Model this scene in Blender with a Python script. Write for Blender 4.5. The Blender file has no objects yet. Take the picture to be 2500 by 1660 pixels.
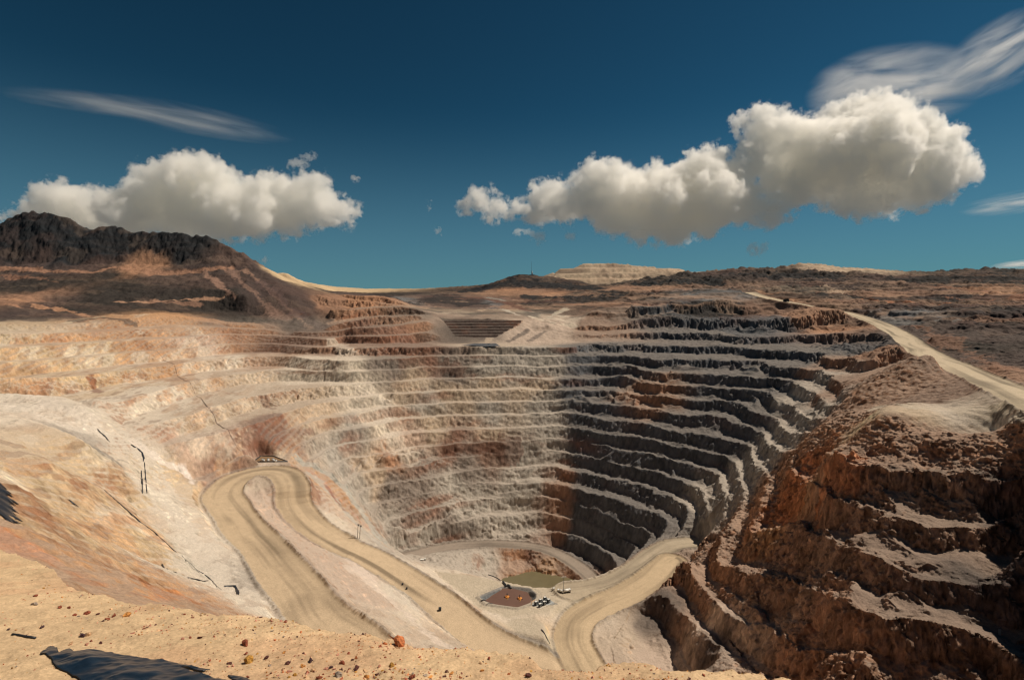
import bpy, math, random, time
import numpy as np
from mathutils import Vector, Matrix

QUAL = 1.0          # mesh density of the terrain (1 = final)
T0 = time.time()
random.seed(7)
rng = np.random.default_rng(7)
S = bpy.context.scene
COL = S.collection

# ------------------------------------------------------------------ camera
F = 1250.0                      # focal length in source pixels (photo is 2500 x 1660)
PITCH = math.atan(85.0 / F)     # looking slightly down, horizon at v = 745
cam_d = bpy.data.cameras.new('camera')
cam_d.sensor_width = 36.0
cam_d.lens = 36.0 * F / 2500.0
cam_d.clip_start = 0.1
cam_d.clip_end = 60000
cam = bpy.data.objects.new('camera', cam_d)
COL.objects.link(cam)
cam.rotation_euler = (math.pi / 2 - PITCH, 0, 0)
S.camera = cam

# ------------------------------------------------------------------ sky and sun
SUN_AZ = math.radians(70)       # clockwise from +y (away from the camera) towards +x (right)
SUN_EL = math.radians(55)
W = bpy.data.worlds.new('World')
S.world = W
W.use_nodes = True
nt = W.node_tree
nt.nodes.clear()
out = nt.nodes.new('ShaderNodeOutputWorld')
bg = nt.nodes.new('ShaderNodeBackground')
sky = nt.nodes.new('ShaderNodeTexSky')
sky.sky_type = 'NISHITA'
sky.sun_disc = False
sky.sun_elevation = SUN_EL
sky.sun_rotation = SUN_AZ
sky.altitude = 3800
sky.air_density = 1.0
sky.dust_density = 0.6
sky.ozone_density = 2.0
gm = nt.nodes.new('ShaderNodeMix'); gm.data_type = 'RGBA'; gm.blend_type = 'MULTIPLY'
gm.inputs['Factor'].default_value = 1.0
gm.inputs['B'].default_value = (0.60, 1.02, 0.83, 1)
bg.inputs['Strength'].default_value = 0.07
nt.links.new(sky.outputs[0], gm.inputs['A'])
gx_ = nt.nodes.new('ShaderNodeVectorMath'); gx_.operation = 'SCALE'; gx_.inputs['Scale'].default_value = 0.07
hs = nt.nodes.new('ShaderNodeHueSaturation'); hs.inputs['Saturation'].default_value = 1.0
gg = nt.nodes.new('ShaderNodeGamma'); gg.inputs['Gamma'].default_value = 1.55
gy_ = nt.nodes.new('ShaderNodeVectorMath'); gy_.operation = 'SCALE'; gy_.inputs['Scale'].default_value = 0.88 / 0.07
nt.links.new(gm.outputs['Result'], gx_.inputs[0]); nt.links.new(gx_.outputs[0], gg.inputs['Color'])
nt.links.new(gg.outputs[0], hs.inputs['Color']); nt.links.new(hs.outputs[0], gy_.inputs[0]); tcw = nt.nodes.new('ShaderNodeTexCoord'); sx = nt.nodes.new('ShaderNodeSeparateXYZ'); mrw = nt.nodes.new('ShaderNodeMapRange')
mrw.interpolation_type = 'SMOOTHSTEP'
mrw.inputs['From Min'].default_value = -0.06; mrw.inputs['From Max'].default_value = 0.36; mrw.inputs['To Min'].default_value = 0.9; mrw.inputs['To Max'].default_value = 0.0
mh = nt.nodes.new('ShaderNodeMix'); mh.data_type = 'RGBA'; mh.inputs['B'].default_value = (0.067 / .07, 0.142 / .07, 0.186 / .07, 1)
nt.links.new(tcw.outputs['Generated'], sx.inputs[0]); nt.links.new(sx.outputs['Z'], mrw.inputs['Value']); nt.links.new(mrw.outputs[0], mh.inputs['Factor'])
nt.links.new(gy_.outputs[0], mh.inputs['A']); mg = nt.nodes.new('ShaderNodeMix'); mg.data_type = 'RGBA'; mg.inputs['B'].default_value = (0.128 / .07, 0.116 / .07, 0.104 / .07, 1)
mz = nt.nodes.new('ShaderNodeMapRange'); mz.inputs['From Min'].default_value = -0.03; mz.inputs['From Max'].default_value = -0.01; mz.inputs['To Min'].default_value = 1; mz.inputs['To Max'].default_value = 0
nt.links.new(sx.outputs['Z'], mz.inputs['Value']); nt.links.new(mz.outputs[0], mg.inputs['Factor'])
nt.links.new(mh.outputs['Result'], mg.inputs['A']); nt.links.new(mg.outputs['Result'], bg.inputs['Color'])
nt.links.new(bg.outputs[0], out.inputs['Surface'])

sun_d = bpy.data.lights.new('sun', 'SUN')
sun_d.energy = 3.4
sun_d.angle = math.radians(0.53)
sun_d.color = (1.0, 0.88, 0.73)
sun = bpy.data.objects.new('sun', sun_d)
COL.objects.link(sun)
sd = Vector((math.cos(SUN_EL) * math.sin(SUN_AZ), math.cos(SUN_EL) * math.cos(SUN_AZ), math.sin(SUN_EL)))
sun.rotation_euler = (-sd).to_track_quat('-Z', 'Y').to_euler()

S.view_settings.view_transform = 'Standard'
S.view_settings.look = 'None'
S.view_settings.exposure = 0.42
S.view_settings.gamma = 1
S.view_settings.use_curve_mapping = False
S.cycles.volume_step_rate = 0.7
S.cycles.max_bounces = 32
S.cycles.diffuse_bounces = 4
S.cycles.use_denoising = True
S.cycles.filter_width = 1.3
S.cycles.volume_bounces = 32

# ------------------------------------------------------------------ helpers
cp, sp = math.cos(PITCH), math.sin(PITCH)
def ray(u, v):
    a = (u - 1250.0) / F; b = (830.0 - v) / F
    return np.array([a, cp + b * sp, -sp + b * cp])
def P(u, v, z):                 # a photo direction met with the level plane at height z
    d = ray(u, v); t = z / d[2]
    return np.array([d[0] * t, d[1] * t, z])
def PY(u, v, y):                # a photo direction met with the distance y
    d = ray(u, v); t = y / d[1]
    return np.array([d[0] * t, y, d[2] * t])
def tag(o, label=None, cat=None, group=None, kind=None):
    if label: o['label'] = label
    if cat: o['category'] = cat
    if group: o['group'] = group
    if kind: o['kind'] = kind
    return o
def smooth(x):
    x = np.clip(x, 0, 1); return x * x * (3 - 2 * x)

_perm = np.random.default_rng(3).permutation(256).astype(np.int32)
_perm = np.concatenate([_perm, _perm])
_g = np.random.default_rng(5).uniform(-1, 1, 256).astype(np.float32)
def vnoise2(x, y, s=0):
    xi = np.floor(x).astype(np.int64); yi = np.floor(y).astype(np.int64)
    fx = (x - xi).astype(np.float32); fy = (y - yi).astype(np.float32)
    fx = fx * fx * fx * (fx * (fx * 6 - 15) + 10); fy = fy * fy * fy * (fy * (fy * 6 - 15) + 10)
    x0 = (xi + s * 37) & 255; y0 = yi & 255; x1 = (x0 + 1) & 255; y1 = (y0 + 1) & 255
    p0 = _perm[x0]; p1 = _perm[x1]
    a = _g[_perm[p0 + y0]]; b = _g[_perm[p1 + y0]]; c = _g[_perm[p0 + y1]]; d = _g[_perm[p1 + y1]]
    return (a + (b - a) * fx) * (1 - fy) + (c + (d - c) * fx) * fy
def vnoise3(x, y, z, s=0):
    zi = np.floor(z).astype(np.int64); fz = (z - zi).astype(np.float32)
    fz = fz * fz * (3 - 2 * fz)
    xi = np.floor(x).astype(np.int64); yi = np.floor(y).astype(np.int64)
    fx = (x - xi).astype(np.float32); fy = (y - yi).astype(np.float32)
    fx = fx * fx * (3 - 2 * fx); fy = fy * fy * (3 - 2 * fy)
    x0 = (xi + s * 37) & 255; y0 = yi & 255; x1 = (x0 + 1) & 255; y1 = (y0 + 1) & 255
    z0 = zi & 255; z1 = (z0 + 1) & 255
    p0 = _perm[x0]; p1 = _perm[x1]
    r = []
    for zz in (z0, z1):
        a = _g[_perm[_perm[p0 + y0] + zz]]; b = _g[_perm[_perm[p1 + y0] + zz]]
        c = _g[_perm[_perm[p0 + y1] + zz]]; d = _g[_perm[_perm[p1 + y1] + zz]]
        r.append((a + (b - a) * fx) * (1 - fy) + (c + (d - c) * fx) * fy)
    return r[0] + (r[1] - r[0]) * fz
def fbm2(x, y, o=4, s=0, g=0.5):
    v = 0; a = 1.0; n = 0
    for k in range(o):
        v = v + a * vnoise2(x * 2 ** k * 1.03 + k * 17.3, y * 2 ** k * 1.03 + k * 9.1, s + k); n += a; a *= g
    return v / n * 1.6
def ridge2(x, y, o=4, s=0):
    v = 0; a = 1.0; n = 0
    for k in range(o):
        v = v + a * (1 - 2 * np.abs(vnoise2(x * 2 ** k + k * 7.3, y * 2 ** k + k * 19.1, s + k))); n += a; a *= 0.5
    return v / n
def fbm3(x, y, z, o=3, s=0):
    v = 0; a = 1.0; n = 0
    for k in range(o):
        v = v + a * vnoise3(x * 2 ** k + k * 17.3, y * 2 ** k + k * 9.1, z * 2 ** k + k * 5.7, s + k); n += a; a *= 0.5
    return v / n * 1.6

def lin(c):
    c = np.asarray(c, float) / 255.0
    return np.where(c <= 0.04045, c / 12.92, ((c + 0.055) / 1.055) ** 2.4)

# ------------------------------------------------------------------ survey lines of the mine
# contours and break lines: (list of (u, v), z) with one level, or a list of (u, v, z)
H = 13.0
Z0 = -69.0
def zk(k): return Z0 - H * k
K = {
 0: [(344,890),(574,863),(670,862),(760,874),(838,880),(877,876),(991,873),(1125,867),(1200,868),(1355,867),(1450,864),(1684,872),(1783,874),(1814,872),(1921,883),(1987,902),(2032,912),(2059,918),(2075,944),(2098,967)],
 1: [(210,988),(306,963),(440,928),(478,919),(650,896),(760,905),(861,909),(953,902),(1068,896),(1200,894),(1366,893),(1466,889),(1565,896),(1657,906),(1780,916),(1868,918),(1929,925),(1983,950),(2036,964),(2036,987)],
 2: [(318,1043),(421,1005),(490,974),(670,932),(760,930),(869,936),(991,927),(1100,921),(1200,921),(1366,920),(1450,914),(1588,933),(1623,942),(1768,941),(1807,948),(1887,962),(1933,977),(1963,998),(1994,1017)],
 3: [(356,1096),(455,1075),(582,1041),(668,1016),(724,992),(821,978),(867,969),(973,961),(1068,954),(1200,950),(1330,949),(1385,952),(1480,948),(1550,952),(1600,965),(1734,975),(1807,983),(1868,1002),(1918,1021),(1925,1044)],
 4: [(613,1094),(677,1057),(709,1045),(793,1018),(836,1007),(941,988),(1068,984),(1200,981),(1355,980),(1420,980),(1600,998),(1677,1011),(1772,1019),(1830,1036),(1868,1048),(1883,1086)],
 5: [(709,1095),(793,1056),(846,1047),(910,1039),(963,1022),(1068,1015),(1200,1011),(1350,1009),(1412,1013),(1508,1021),(1600,1040),(1677,1046),(1726,1054),(1780,1063),(1830,1078),(1841,1098),(1849,1136)],
 6: [(751,1125),(804,1094),(846,1081),(920,1071),(973,1060),(1068,1051),(1200,1044),(1374,1040),(1450,1051),(1600,1075),(1696,1090),(1753,1105),(1807,1124),(1812,1155)],
 7: [(820,1135),(867,1122),(952,1107),(1050,1090),(1125,1082),(1200,1077),(1374,1073),(1430,1078),(1600,1111),(1677,1124),(1753,1140),(1768,1155),(1780,1212)],
 8: [(850,1155),(915,1142),(1030,1120),(1200,1108),(1340,1102),(1397,1101),(1470,1124),(1600,1151),(1669,1174),(1730,1196),(1742,1240)],
 9: [(862,1200),(885,1194),(957,1182),(1014,1171),(1080,1160),(1200,1140),(1290,1134),(1375,1139),(1450,1150),(1600,1190),(1677,1228),(1700,1255)],
 10: [(893,1237),(963,1220),(1020,1207),(1100,1190),(1200,1175),(1336,1180),(1428,1200),(1508,1218),(1600,1250),(1654,1283)],
 11: [(936,1285),(989,1276),(1042,1266),(1120,1235),(1200,1217),(1286,1213),(1374,1217),(1450,1247),(1527,1274),(1603,1301)],
 12: [(950,1312),(1031,1292),(1130,1260),(1200,1247),(1278,1244),(1343,1255),(1450,1278),(1527,1312),(1575,1332)],
 13: [(1010,1340),(1080,1320),(1150,1304),(1250,1298),(1336,1290),(1412,1309),(1489,1343),(1540,1364)],
 14: [(1350,1330),(1412,1358),(1470,1393),(1496,1410)],
}
LINES = []; QL = []; QS = []    # QL, QS: (line, bench number or numbers) for the pit and for the spur
for k, pts in K.items():
    LINES.append([P(u, v, zk(k)) for u, v in pts]); QL.append((LINES[-1], k))
def L(pts, z=None, q=None, s=None):
    LINES.append([P(u, v, z) for u, v in pts] if z is not None else [P(*p) for p in pts])
    if q is not None: QL.append((LINES[-1], q))
    if s is not None: QS.append((LINES[-1], s))
def LY(pts, q=None):             # (u, v, y)
    LINES.append([PY(*p) for p in pts])
    if q is not None: QL.append((LINES[-1], q))
def LW(pts): LINES.append([np.array(p, float) for p in pts])
L([(432,1148,-124),(470,1180,-137),(555,1135,-131),(592,1106,-126),(613,1094,-122)], q=4)
# upper east wall
L([(1600,808),(1684,810),(1790,814),(1885,815),(1944,812),(2020,813),(2086,817)], -43, -2)
L([(1600,832),(1715,839),(1785,843),(1883,845),(1933,851),(2000,849),(2059,864),(2117,885)], -56, -1)
LY([(1480,790,905),(1600,772,905),(1684,772,931),(1780,772,940),(1880,772,930)], -3)
LY([(1440,752,950),(1600,745,950),(1684,742,960),(1760,735,985),(1840,728,995)], -4)
LY([(1640,722,1050),(1700,708,1060),(1790,704,1060),(1840,712,1050)], -5)
# west wall above level 0
L([(0,928),(153,909),(344,890)], -69, 0)
L([(0,985),(110,978),(210,988)], -73, 1)
LY([(0,850,511),(170,838,580),(344,828,650),(560,815,765),(700,820,775),(800,828,745)], -2)
LY([(-150,800,600),(0,785,595),(170,790,650),(344,772,720),(400,764,760),(560,785,800),(700,795,820),(800,802,800)], -4)
L([(838,842),(900,850),(1000,851),(1100,851),(1200,850),(1290,851),(1400,849)], -60, -.8)
# rim in the north west (rust coloured steps)
LY([(860,800,790),(900,800,797),(990,790,830),(1060,775,880)], -3)
LY([(830,760,860),(900,750,900),(990,745,930),(1060,765,905)], -5)
LY([(780,715,1100),(870,722,1000),(960,725,1020),(1030,755,960)], -7)
# flat at the foot of the dark stepped face
LY([(1010,836,815),(1110,838,815),(1205,838,815),(1300,835,830),(1400,830,850)], -1)
LY([(1075,779,892),(1175,778,892),(1275,779,892)])
LY([(1290,812,865),(1340,790,900),(1400,800,900),(1470,810,870)])
LY([(1000,758,985),(1100,756,1000),(1220,757,1000),(1310,772,960),(1400,772,980),(1480,770,960)])
LY([(1000,745,1080),(1100,750,1090),(1230,752,1090),(1330,742,1080),(1460,737,1080),(1560,732,1060)])
LY([(860,719,1400),(1000,717,1300),(1090,713,1220),(1150,722,1200),(1220,725,1200),(1280,722,1220),(1400,712,1250),(1520,712,1200),(1600,712,1150)])
# hills on the skyline
LY([(1140,722,1450),(1180,705,1480),(1225,680,1500),(1250,669,1500),(1300,666,1500),(1350,674,1500),(1400,686,1500),(1460,698,1480)])
LY([(1330,672,1850),(1380,655,1880),(1425,645,1900),(1500,644,1900),(1600,650,1900),(1690,664,1880)])
LY([(1330,700,1650),(1450,694,1650),(1600,690,1650)])
LY([(1540,695,1350),(1575,690,1400),(1620,672,1450),(1680,663,1480),(1740,668,1500),(1790,656,1500),(1850,664,1480),(1900,650,1480),(1950,641,1500),(2020,645,1500),(2100,655,1500),(2200,663,1500),(2260,664,1500),(2320,658,1500),(2400,656,1500),(2500,659,1500),(2700,664,1500),(2950,668,1500)])
LY([(1850,705,1130),(1950,712,1100),(2100,715,1050),(2250,712,1050),(2400,705,1050),(2600,700,1050),(2900,700,1050)])
LY([(2000,738,960),(2130,755,860),(2250,765,800),(2400,760,780),(2600,755,780),(2900,750,780)])
LY([(2270,825,560),(2400,830,520),(2500,835,500),(2700,840,480)])
LY([(2370,880,400),(2500,920,340),(2700,960,300)])
LY([(-300,590,1100),(-100,560,1100),(0,546,1100),(50,516,1100),(110,509,1100),(160,530,1090),(220,565,1080),(290,549,1080),(330,562,1070),(400,560,1060),(510,568,1050),(560,606,1030),(620,643,1000),(650,672,970),(675,694,930),(705,714,905),(745,748,885),(790,786,842)])
LY([(-300,650,1000),(0,640,1000),(150,640,1000),(230,648,995),(300,642,1000),(400,645,995),(540,632,985)])
LY([(-300,668,950),(0,664,950),(150,668,950),(300,664,955),(450,668,950),(560,660,950)])
LY([(-300,715,830),(0,712,830),(300,712,850),(520,705,880),(600,720,860)])
LY([(-300,755,720),(0,748,730),(150,760,740),(300,750,780),(520,755,845),(640,775,855)])
LY([(-300,640,1500),(0,640,1500),(300,640,1500),(600,700,1350),(700,715,1200)])
for yy_ in (1540, 1580, 1620): LY([(650,668,yy_),(700,666,yy_),(733,688,yy_),(778,694,yy_),(822,714,yy_)])
LY([(640,722,1475),(740,722,1475),(830,719,1500)])
LY([(640,718,1450),(740,725,1400),(830,722,1350)])
LW([(-2500,2300,40),(-1000,2300,40),(0,2300,40),(700,2300,60),(2500,2300,60)])
# switchback, pad, inner pit
L([(800,1165,-160),(850,1235,-178),(900,1292,-195),(955,1345,-212)])
L([(985,1360,-224),(1050,1385,-221),(1110,1392,-220),(1180,1405,-216)])
L([(1050,1362,-230),(1110,1355,-231),(1180,1345,-236)])
# spur and near east wall
L([(2002,1102,-86),(2098,1117,-79),(2250,1125,-77),(2404,1165,-78),(2500,1186,-78),(2700,1240,-78)], s=0)
L([(2021,1186,-100),(2040,1211,-99),(2150,1232,-97),(2231,1245,-96),(2289,1268,-96),(2346,1280,-95),(2411,1286,-95),(2500,1292,-95),(2700,1335,-95)], s=1)
L([(1870,1290,-150),(1960,1290,-133),(2059,1325,-112),(2109,1332,-107),(2136,1345,-106),(2212,1368,-106),(2308,1399,-106),(2365,1402,-106),(2500,1397,-105),(2700,1420,-104)], s=2)
L([(2251,1497,-115),(2308,1503,-115),(2385,1530,-116),(2442,1557,-116),(2500,1572,-117),(2700,1640,-117)], s=[2.7,3,3,3,3,3])
L([(1760,1370,-172),(1840,1410,-161),(1906,1423,-150),(2002,1439,-133),(2059,1458,-121),(2098,1485,-117),(2155,1511,-117),(2212,1530,-117),(2270,1550,-118),(2308,1577,-119),(2420,1640,-122)], s=[3,3,3,3,3,3,3,3.2,3.5,3.8,4])
L([(1665,1393,-188),(1726,1416,-184),(1745,1466,-181),(1768,1504,-178),(1830,1519,-171),(1875,1522,-166),(1914,1553,-159),(1983,1573,-149),(2021,1592,-143),(2067,1615,-136),(2109,1657,-131),(2170,1720,-128)], s=[4.5]+[4]*8+[4.2,4.5,4.8])
L([(1608,1424,-199),(1650,1466,-198),(1676,1492,-197),(1726,1538,-191),(1772,1577,-186),(1830,1607,-179),(1879,1649,-172),(1940,1720,-166)], s=5)
L([(1560,1500,-210),(1600,1561,-212),(1630,1588,-213),(1640,1640,-213),(1680,1720,-213)], s=6)
L([(2080,1000,-72),(2030,1020,-82),(1983,1060,-90),(1960,1140,-108),(1887,1186,-135),(1845,1228,-150),(1791,1274,-168),(1753,1309,-181),(1726,1328,-190)], s=[-.4,0,.5,1,2,2.6,3.3,3.9,4.4])
L([(2110,1040,-70),(2200,1050,-68),(2350,1060,-68),(2500,1080,-67),(2700,1100,-67)], s=-.45)
# slopes west of the ramp
L([(200,1100,-80),(300,1150,-105),(400,1205,-128),(455,1215,-134)])
L([(0,1000,-62),(100,1040,-66),(200,1070,-74),(300,1100,-92)])
L([(0,1060,-55),(100,1110,-62),(220,1180,-86),(330,1240,-112),(450,1330,-128),(530,1420,-133),(570,1470,-133)])
L([(0,1150,-45),(100,1220,-58),(200,1300,-82),(350,1370,-108),(480,1430,-122)])
L([(0,1250,-32),(80,1320,-46),(200,1400,-62),(320,1435,-78),(430,1470,-95)])
L([(0,1320,-21),(60,1360,-26)])
L([(-300,1000,-45),(-300,1200,-25)])
LW([(-60,12,-17),(-30,25,-22),(-10,35,-32),(15,38,-36),(45,30,-36),(90,10,-34)])
LW([(-40,70,-45),(-15,90,-72),(20,98,-84),(60,95,-84),(120,80,-84),(180,40,-84)])
LW([(-45,130,-95),(0,170,-132),(50,180,-150),(110,170,-150),(190,130,-125),(260,80,-110)])
LW([(-2500,-90,-20),(-200,-90,-12),(0,-90,-12),(200,-90,-30),(2500,-90,-30)])
LW([(300,60,-100),(320,120,-90),(300,180,-78),(380,200,-66)])
LW([(450,100,-60),(450,250,-52),(700,300,-45)])

# haul roads: centre line (u, v, z), half width
ROADS = [
 ('ramp', 12.5, [(900,1620,-128),(842,1557,-130),(784,1511,-132),(727,1443,-136),(681,1385,-139),(643,1335,-141),(597,1290,-142),(561,1240,-141.5),(545,1205,-140),(580,1168,-138.5),(640,1151,-138),(690,1156,-138.5),(714,1185,-142),(719,1232,-152),(765,1286,-162),(842,1333,-171),(896,1358,-177),(991,1412,-187),(1068,1466,-194),(1144,1531,-199),(1213,1577,-202),(1336,1630,-205)]),
 ('right', 10.5, [(1690,1326,-200),(1640,1332,-201),(1600,1352,-203),(1565,1380,-204),(1516,1412,-206),(1450,1434,-207),(1393,1442,-207.5)]),
 ('lower', 12.0, [(1640,1368,-202),(1595,1408,-204),(1530,1450,-207),(1470,1478,-208.5),(1415,1512,-209),(1400,1560,-208),(1425,1620,-208),(1470,1700,-208)]),
 ('inner', 8.5, [(985,1358,-236),(1060,1342,-240),(1130,1331,-242),(1200,1328,-244),(1270,1332,-245),(1330,1342,-247),(1380,1364,-250),(1420,1390,-253),(1452,1420,-257)]),
 ('rim', 13.0, [(1840,716,16),(1875,726,11),(1983,749,-3),(2059,763,-13),(2136,787,-27),(2197,818,-38),(2250,858,-45),(2327,895,-48),(2423,937,-50),(2500,971,-51),(2620,1030,-52),(2800,1110,-52)]),
]
RW = []
for name, hw, pts in ROADS:
    q = np.array([P(*p) for p in pts] if name != 'rim' else
                 [PY(1830,714,1060), PY(1875,728,1000), PY(1983,749,920)] + [P(*p) for p in pts[3:]])
    # resample with a Catmull-Rom spline
    res = []
    for i in range(len(q) - 1):
        p0 = q[max(i-1, 0)]; p1 = q[i]; p2 = q[i+1]; p3 = q[min(i+2, len(q)-1)]
        n = max(2, int(np.linalg.norm(p2 - p1) / 5))
        for t in np.arange(n) / n:
            res.append(0.5 * ((2*p1) + (-p0+p2)*t + (2*p0-5*p1+4*p2-p3)*t*t + (-p0+3*p1-3*p2+p3)*t**3))
    res.append(q[-1])
    RW.append((name, hw, np.array(res)))

# flat grounds: polygon px, z (level) -> constraint cells
def poly(pts, z): return np.array([P(u, v, z)[:2] for u, v in pts])
PAD = np.array([P(*p)[:2] for p in [(1060,1398,-217),(1120,1400,-215),(1200,1410,-212),(1300,1430,-209),(1390,1432,-208),(1470,1447,-208),(1400,1480,-207),(1330,1505,-206),(1240,1512,-205),(1170,1480,-205),(1120,1440,-208),(1075,1410,-213)]])
PAD2 = np.array([P(*p)[:2] for p in [(1250,1515,-206),(1300,1515,-207),(1345,1560,-207),(1375,1600,-207),(1330,1605,-206),(1270,1560,-206),(1235,1535,-206)]])
FLATS = [
 (PAD, None), (PAD2, None),
 (poly([(1165,1395),(1210,1380),(1280,1372),(1340,1385),(1370,1408),(1400,1425),(1330,1405),(1260,1395),(1200,1405)], -254), -254.5),
 (np.array([[ -20,435],[0,470],[20,482],[45,470],[62,455],[75,440],[60,415],[20,415]], float), -263.0),
 (poly([(2140,986),(2220,980),(2290,984),(2330,996),(2300,1010),(2250,1014),(2150,1008)], -60.5), -60.5),
 (poly([(608,1133),(633,1114),(674,1114),(710,1131)], -136.4), -136.4),
]
BASIN = poly([(611,1132),(633,1115),(673,1115),(708,1131)], -136.4)
pad_pts = np.array([P(*p) for p in [(1060,1398,-217),(1200,1410,-212),(1390,1432,-208),(1330,1505,-206),(1170,1480,-205)]])
A = np.c_[pad_pts[:, :2], np.ones(len(pad_pts))]
PADPL = np.linalg.lstsq(A, pad_pts[:, 2], rcond=None)[0]
def pad_z(x, y): return PADPL[0] * x + PADPL[1] * y + PADPL[2]

def inside(poly_, x, y):
    r = np.zeros(x.shape, bool); n = len(poly_)
    for i in range(n):
        x1, y1 = poly_[i]; x2, y2 = poly_[(i + 1) % n]
        if y1 == y2: continue
        c = ((y1 > y) != (y2 > y)) & (x < (x2 - x1) * (y - y1) / (y2 - y1) + x1)
        r ^= c
    return r
def seg_dist(x, y, pl):         # distance, signed side and height of the nearest point of a polyline
    best = np.full(x.shape, 1e9); zz = np.zeros(x.shape); side = np.zeros(x.shape); ss = np.zeros(x.shape)
    s0 = 0.0
    for i in range(len(pl) - 1):
        a = pl[i]; b = pl[i + 1]; d = b[:2] - a[:2]; ln = math.hypot(*d) + 1e-9
        t = np.clip(((x - a[0]) * d[0] + (y - a[1]) * d[1]) / ln ** 2, 0, 1)
        px = x - (a[0] + t * d[0]); py = y - (a[1] + t * d[1])
        dd = np.hypot(px, py); m = dd < best
        best = np.where(m, dd, best)
        if len(a) > 2: zz = np.where(m, a[2] + (b[2] - a[2]) * t, zz)
        side = np.where(m, np.sign(d[0] * py - d[1] * px), side)
        ss = np.where(m, s0 + t * ln, ss)
        s0 += ln
    return best, side, zz, ss

# ------------------------------------------------------------------ base surface: membrane through the lines
GX0, GX1, GY0, GY1, GS = -1900.0, 1900.0, -100.0, 2400.0, 4.0
NX = int((GX1 - GX0) / GS) // 32 * 32; NY = int((GY1 - GY0) / GS) // 32 * 32
acc = np.zeros((NY, NX)); cnt = np.zeros((NY, NX))
def splat(p, w=1.0):
    i = ((p[:, 1] - GY0) / GS).astype(int); j = ((p[:, 0] - GX0) / GS).astype(int)
    ok = (i >= 0) & (i < NY) & (j >= 0) & (j < NX)
    np.add.at(acc, (i[ok], j[ok]), p[ok, 2] * w); np.add.at(cnt, (i[ok], j[ok]), w)
for ln in LINES:
    for a, b in zip(ln[:-1], ln[1:]):
        n = max(2, int(np.linalg.norm(b - a) / 2))
        t = np.linspace(0, 1, n)[:, None]
        splat(a * (1 - t) + b * t)
gx = GX0 + (np.arange(NX) + 0.5) * GS; gy = GY0 + (np.arange(NY) + 0.5) * GS
GXX, GYY = np.meshgrid(gx, gy)
for pl, z in FLATS:
    m = inside(pl, GXX, GYY)
    acc[m] = (pad_z(GXX[m], GYY[m]) if z is None else z) * 9; cnt[m] = 9
for name, hw, pl in RW:
    x0, y0 = pl[:, :2].min(0) - 20; x1, y1 = pl[:, :2].max(0) + 20
    m = (GXX > x0) & (GXX < x1) & (GYY > y0) & (GYY < y1)
    d, _, z, _ = seg_dist(GXX[m], GYY[m], pl)
    q = d < hw
    a_, c_ = acc[m], cnt[m]
    a_[q] = z[q] * 9; c_[q] = 9
    acc[m] = a_; cnt[m] = c_
def relax(z, c, v, it):
    for _ in range(it):
        p = np.pad(z, 1, mode='edge')
        n = 0.25 * (p[:-2, 1:-1] + p[2:, 1:-1] + p[1:-1, :-2] + p[1:-1, 2:])
        z = np.where(c, v, z + 1.0 * (n - z))
    return z
pyr = [(acc, cnt)]
for _ in range(5):
    a, c = pyr[-1]
    a = a.reshape(a.shape[0]//2, 2, a.shape[1]//2, 2).sum((1, 3)); c = c.reshape(c.shape[0]//2, 2, c.shape[1]//2, 2).sum((1, 3))
    pyr.append((a, c))
z = None
for lev in range(5, -1, -1):
    a, c = pyr[lev]
    m = c > 0; v = np.where(m, a / np.maximum(c, 1e-9), 0)
    if z is None: z = np.full(a.shape, float(v[m].mean()))
    else:
        z = np.repeat(np.repeat(z, 2, 0), 2, 1)
        p = np.pad(z, 1, mode='edge'); z = (p[:-2, 1:-1] + p[2:, 1:-1] + p[1:-1, :-2] + p[1:-1, 2:] + 2 * z) / 6
    z = relax(z, m, v, [70, 90, 150, 250, 400, 800][lev])
def blur(z, n):
    for _ in range(n):
        p = np.pad(z, 1, mode='edge')
        z = (p[:-2, 1:-1] + p[2:, 1:-1] + p[1:-1, :-2] + p[1:-1, 2:] + 4 * z) / 8
    return z
BASE = blur(z, 2)
def solve_label(lines):
    A_ = np.zeros((NY, NX)); C_ = np.zeros((NY, NX))
    for ln, q in lines:
        q = list(q) if isinstance(q, (list, tuple)) else [q] * len(ln)
        for a, b, qa, qb in zip(ln[:-1], ln[1:], q[:-1], q[1:]):
            n = max(2, int(np.linalg.norm(b - a) / 2)); t = np.linspace(0, 1, n)
            p = a[None] * (1 - t)[:, None] + b[None] * t[:, None]
            i = ((p[:, 1] - GY0) / GS).astype(int); j = ((p[:, 0] - GX0) / GS).astype(int)
            ok = (i >= 0) & (i < NY) & (j >= 0) & (j < NX)
            np.add.at(A_, (i[ok], j[ok]), (qa * (1 - t) + qb * t)[ok]); np.add.at(C_, (i[ok], j[ok]), 1)
    py_ = [(A_, C_)]
    for _ in range(5):
        a, c = py_[-1]
        a = a.reshape(a.shape[0]//2, 2, a.shape[1]//2, 2).sum((1, 3)); c = c.reshape(c.shape[0]//2, 2, c.shape[1]//2, 2).sum((1, 3))
        py_.append((a, c))
    z = None
    for lev in range(5, -1, -1):
        a, c = py_[lev]; m = c > 0; v = np.where(m, a / np.maximum(c, 1e-9), 0)
        if z is None: z = np.full(a.shape, float(v[m].mean()))
        else:
            z = np.repeat(np.repeat(z, 2, 0), 2, 1)
            p = np.pad(z, 1, mode='edge'); z = (p[:-2, 1:-1] + p[2:, 1:-1] + p[1:-1, :-2] + p[1:-1, 2:] + 2 * z) / 6
        z = relax(z, m, v, [60, 80, 120, 200, 300, 600][lev])
    z = blur(z, 2)
    def gmag(q):
        q = blur(q, 6); gy_, gx_ = np.gradient(q); return np.hypot(gx_, gy_)
    D = np.clip(blur(gmag(BASE) / (gmag(z) + .004), 4), 3, 30)
    return up2(z), up2(D)
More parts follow.
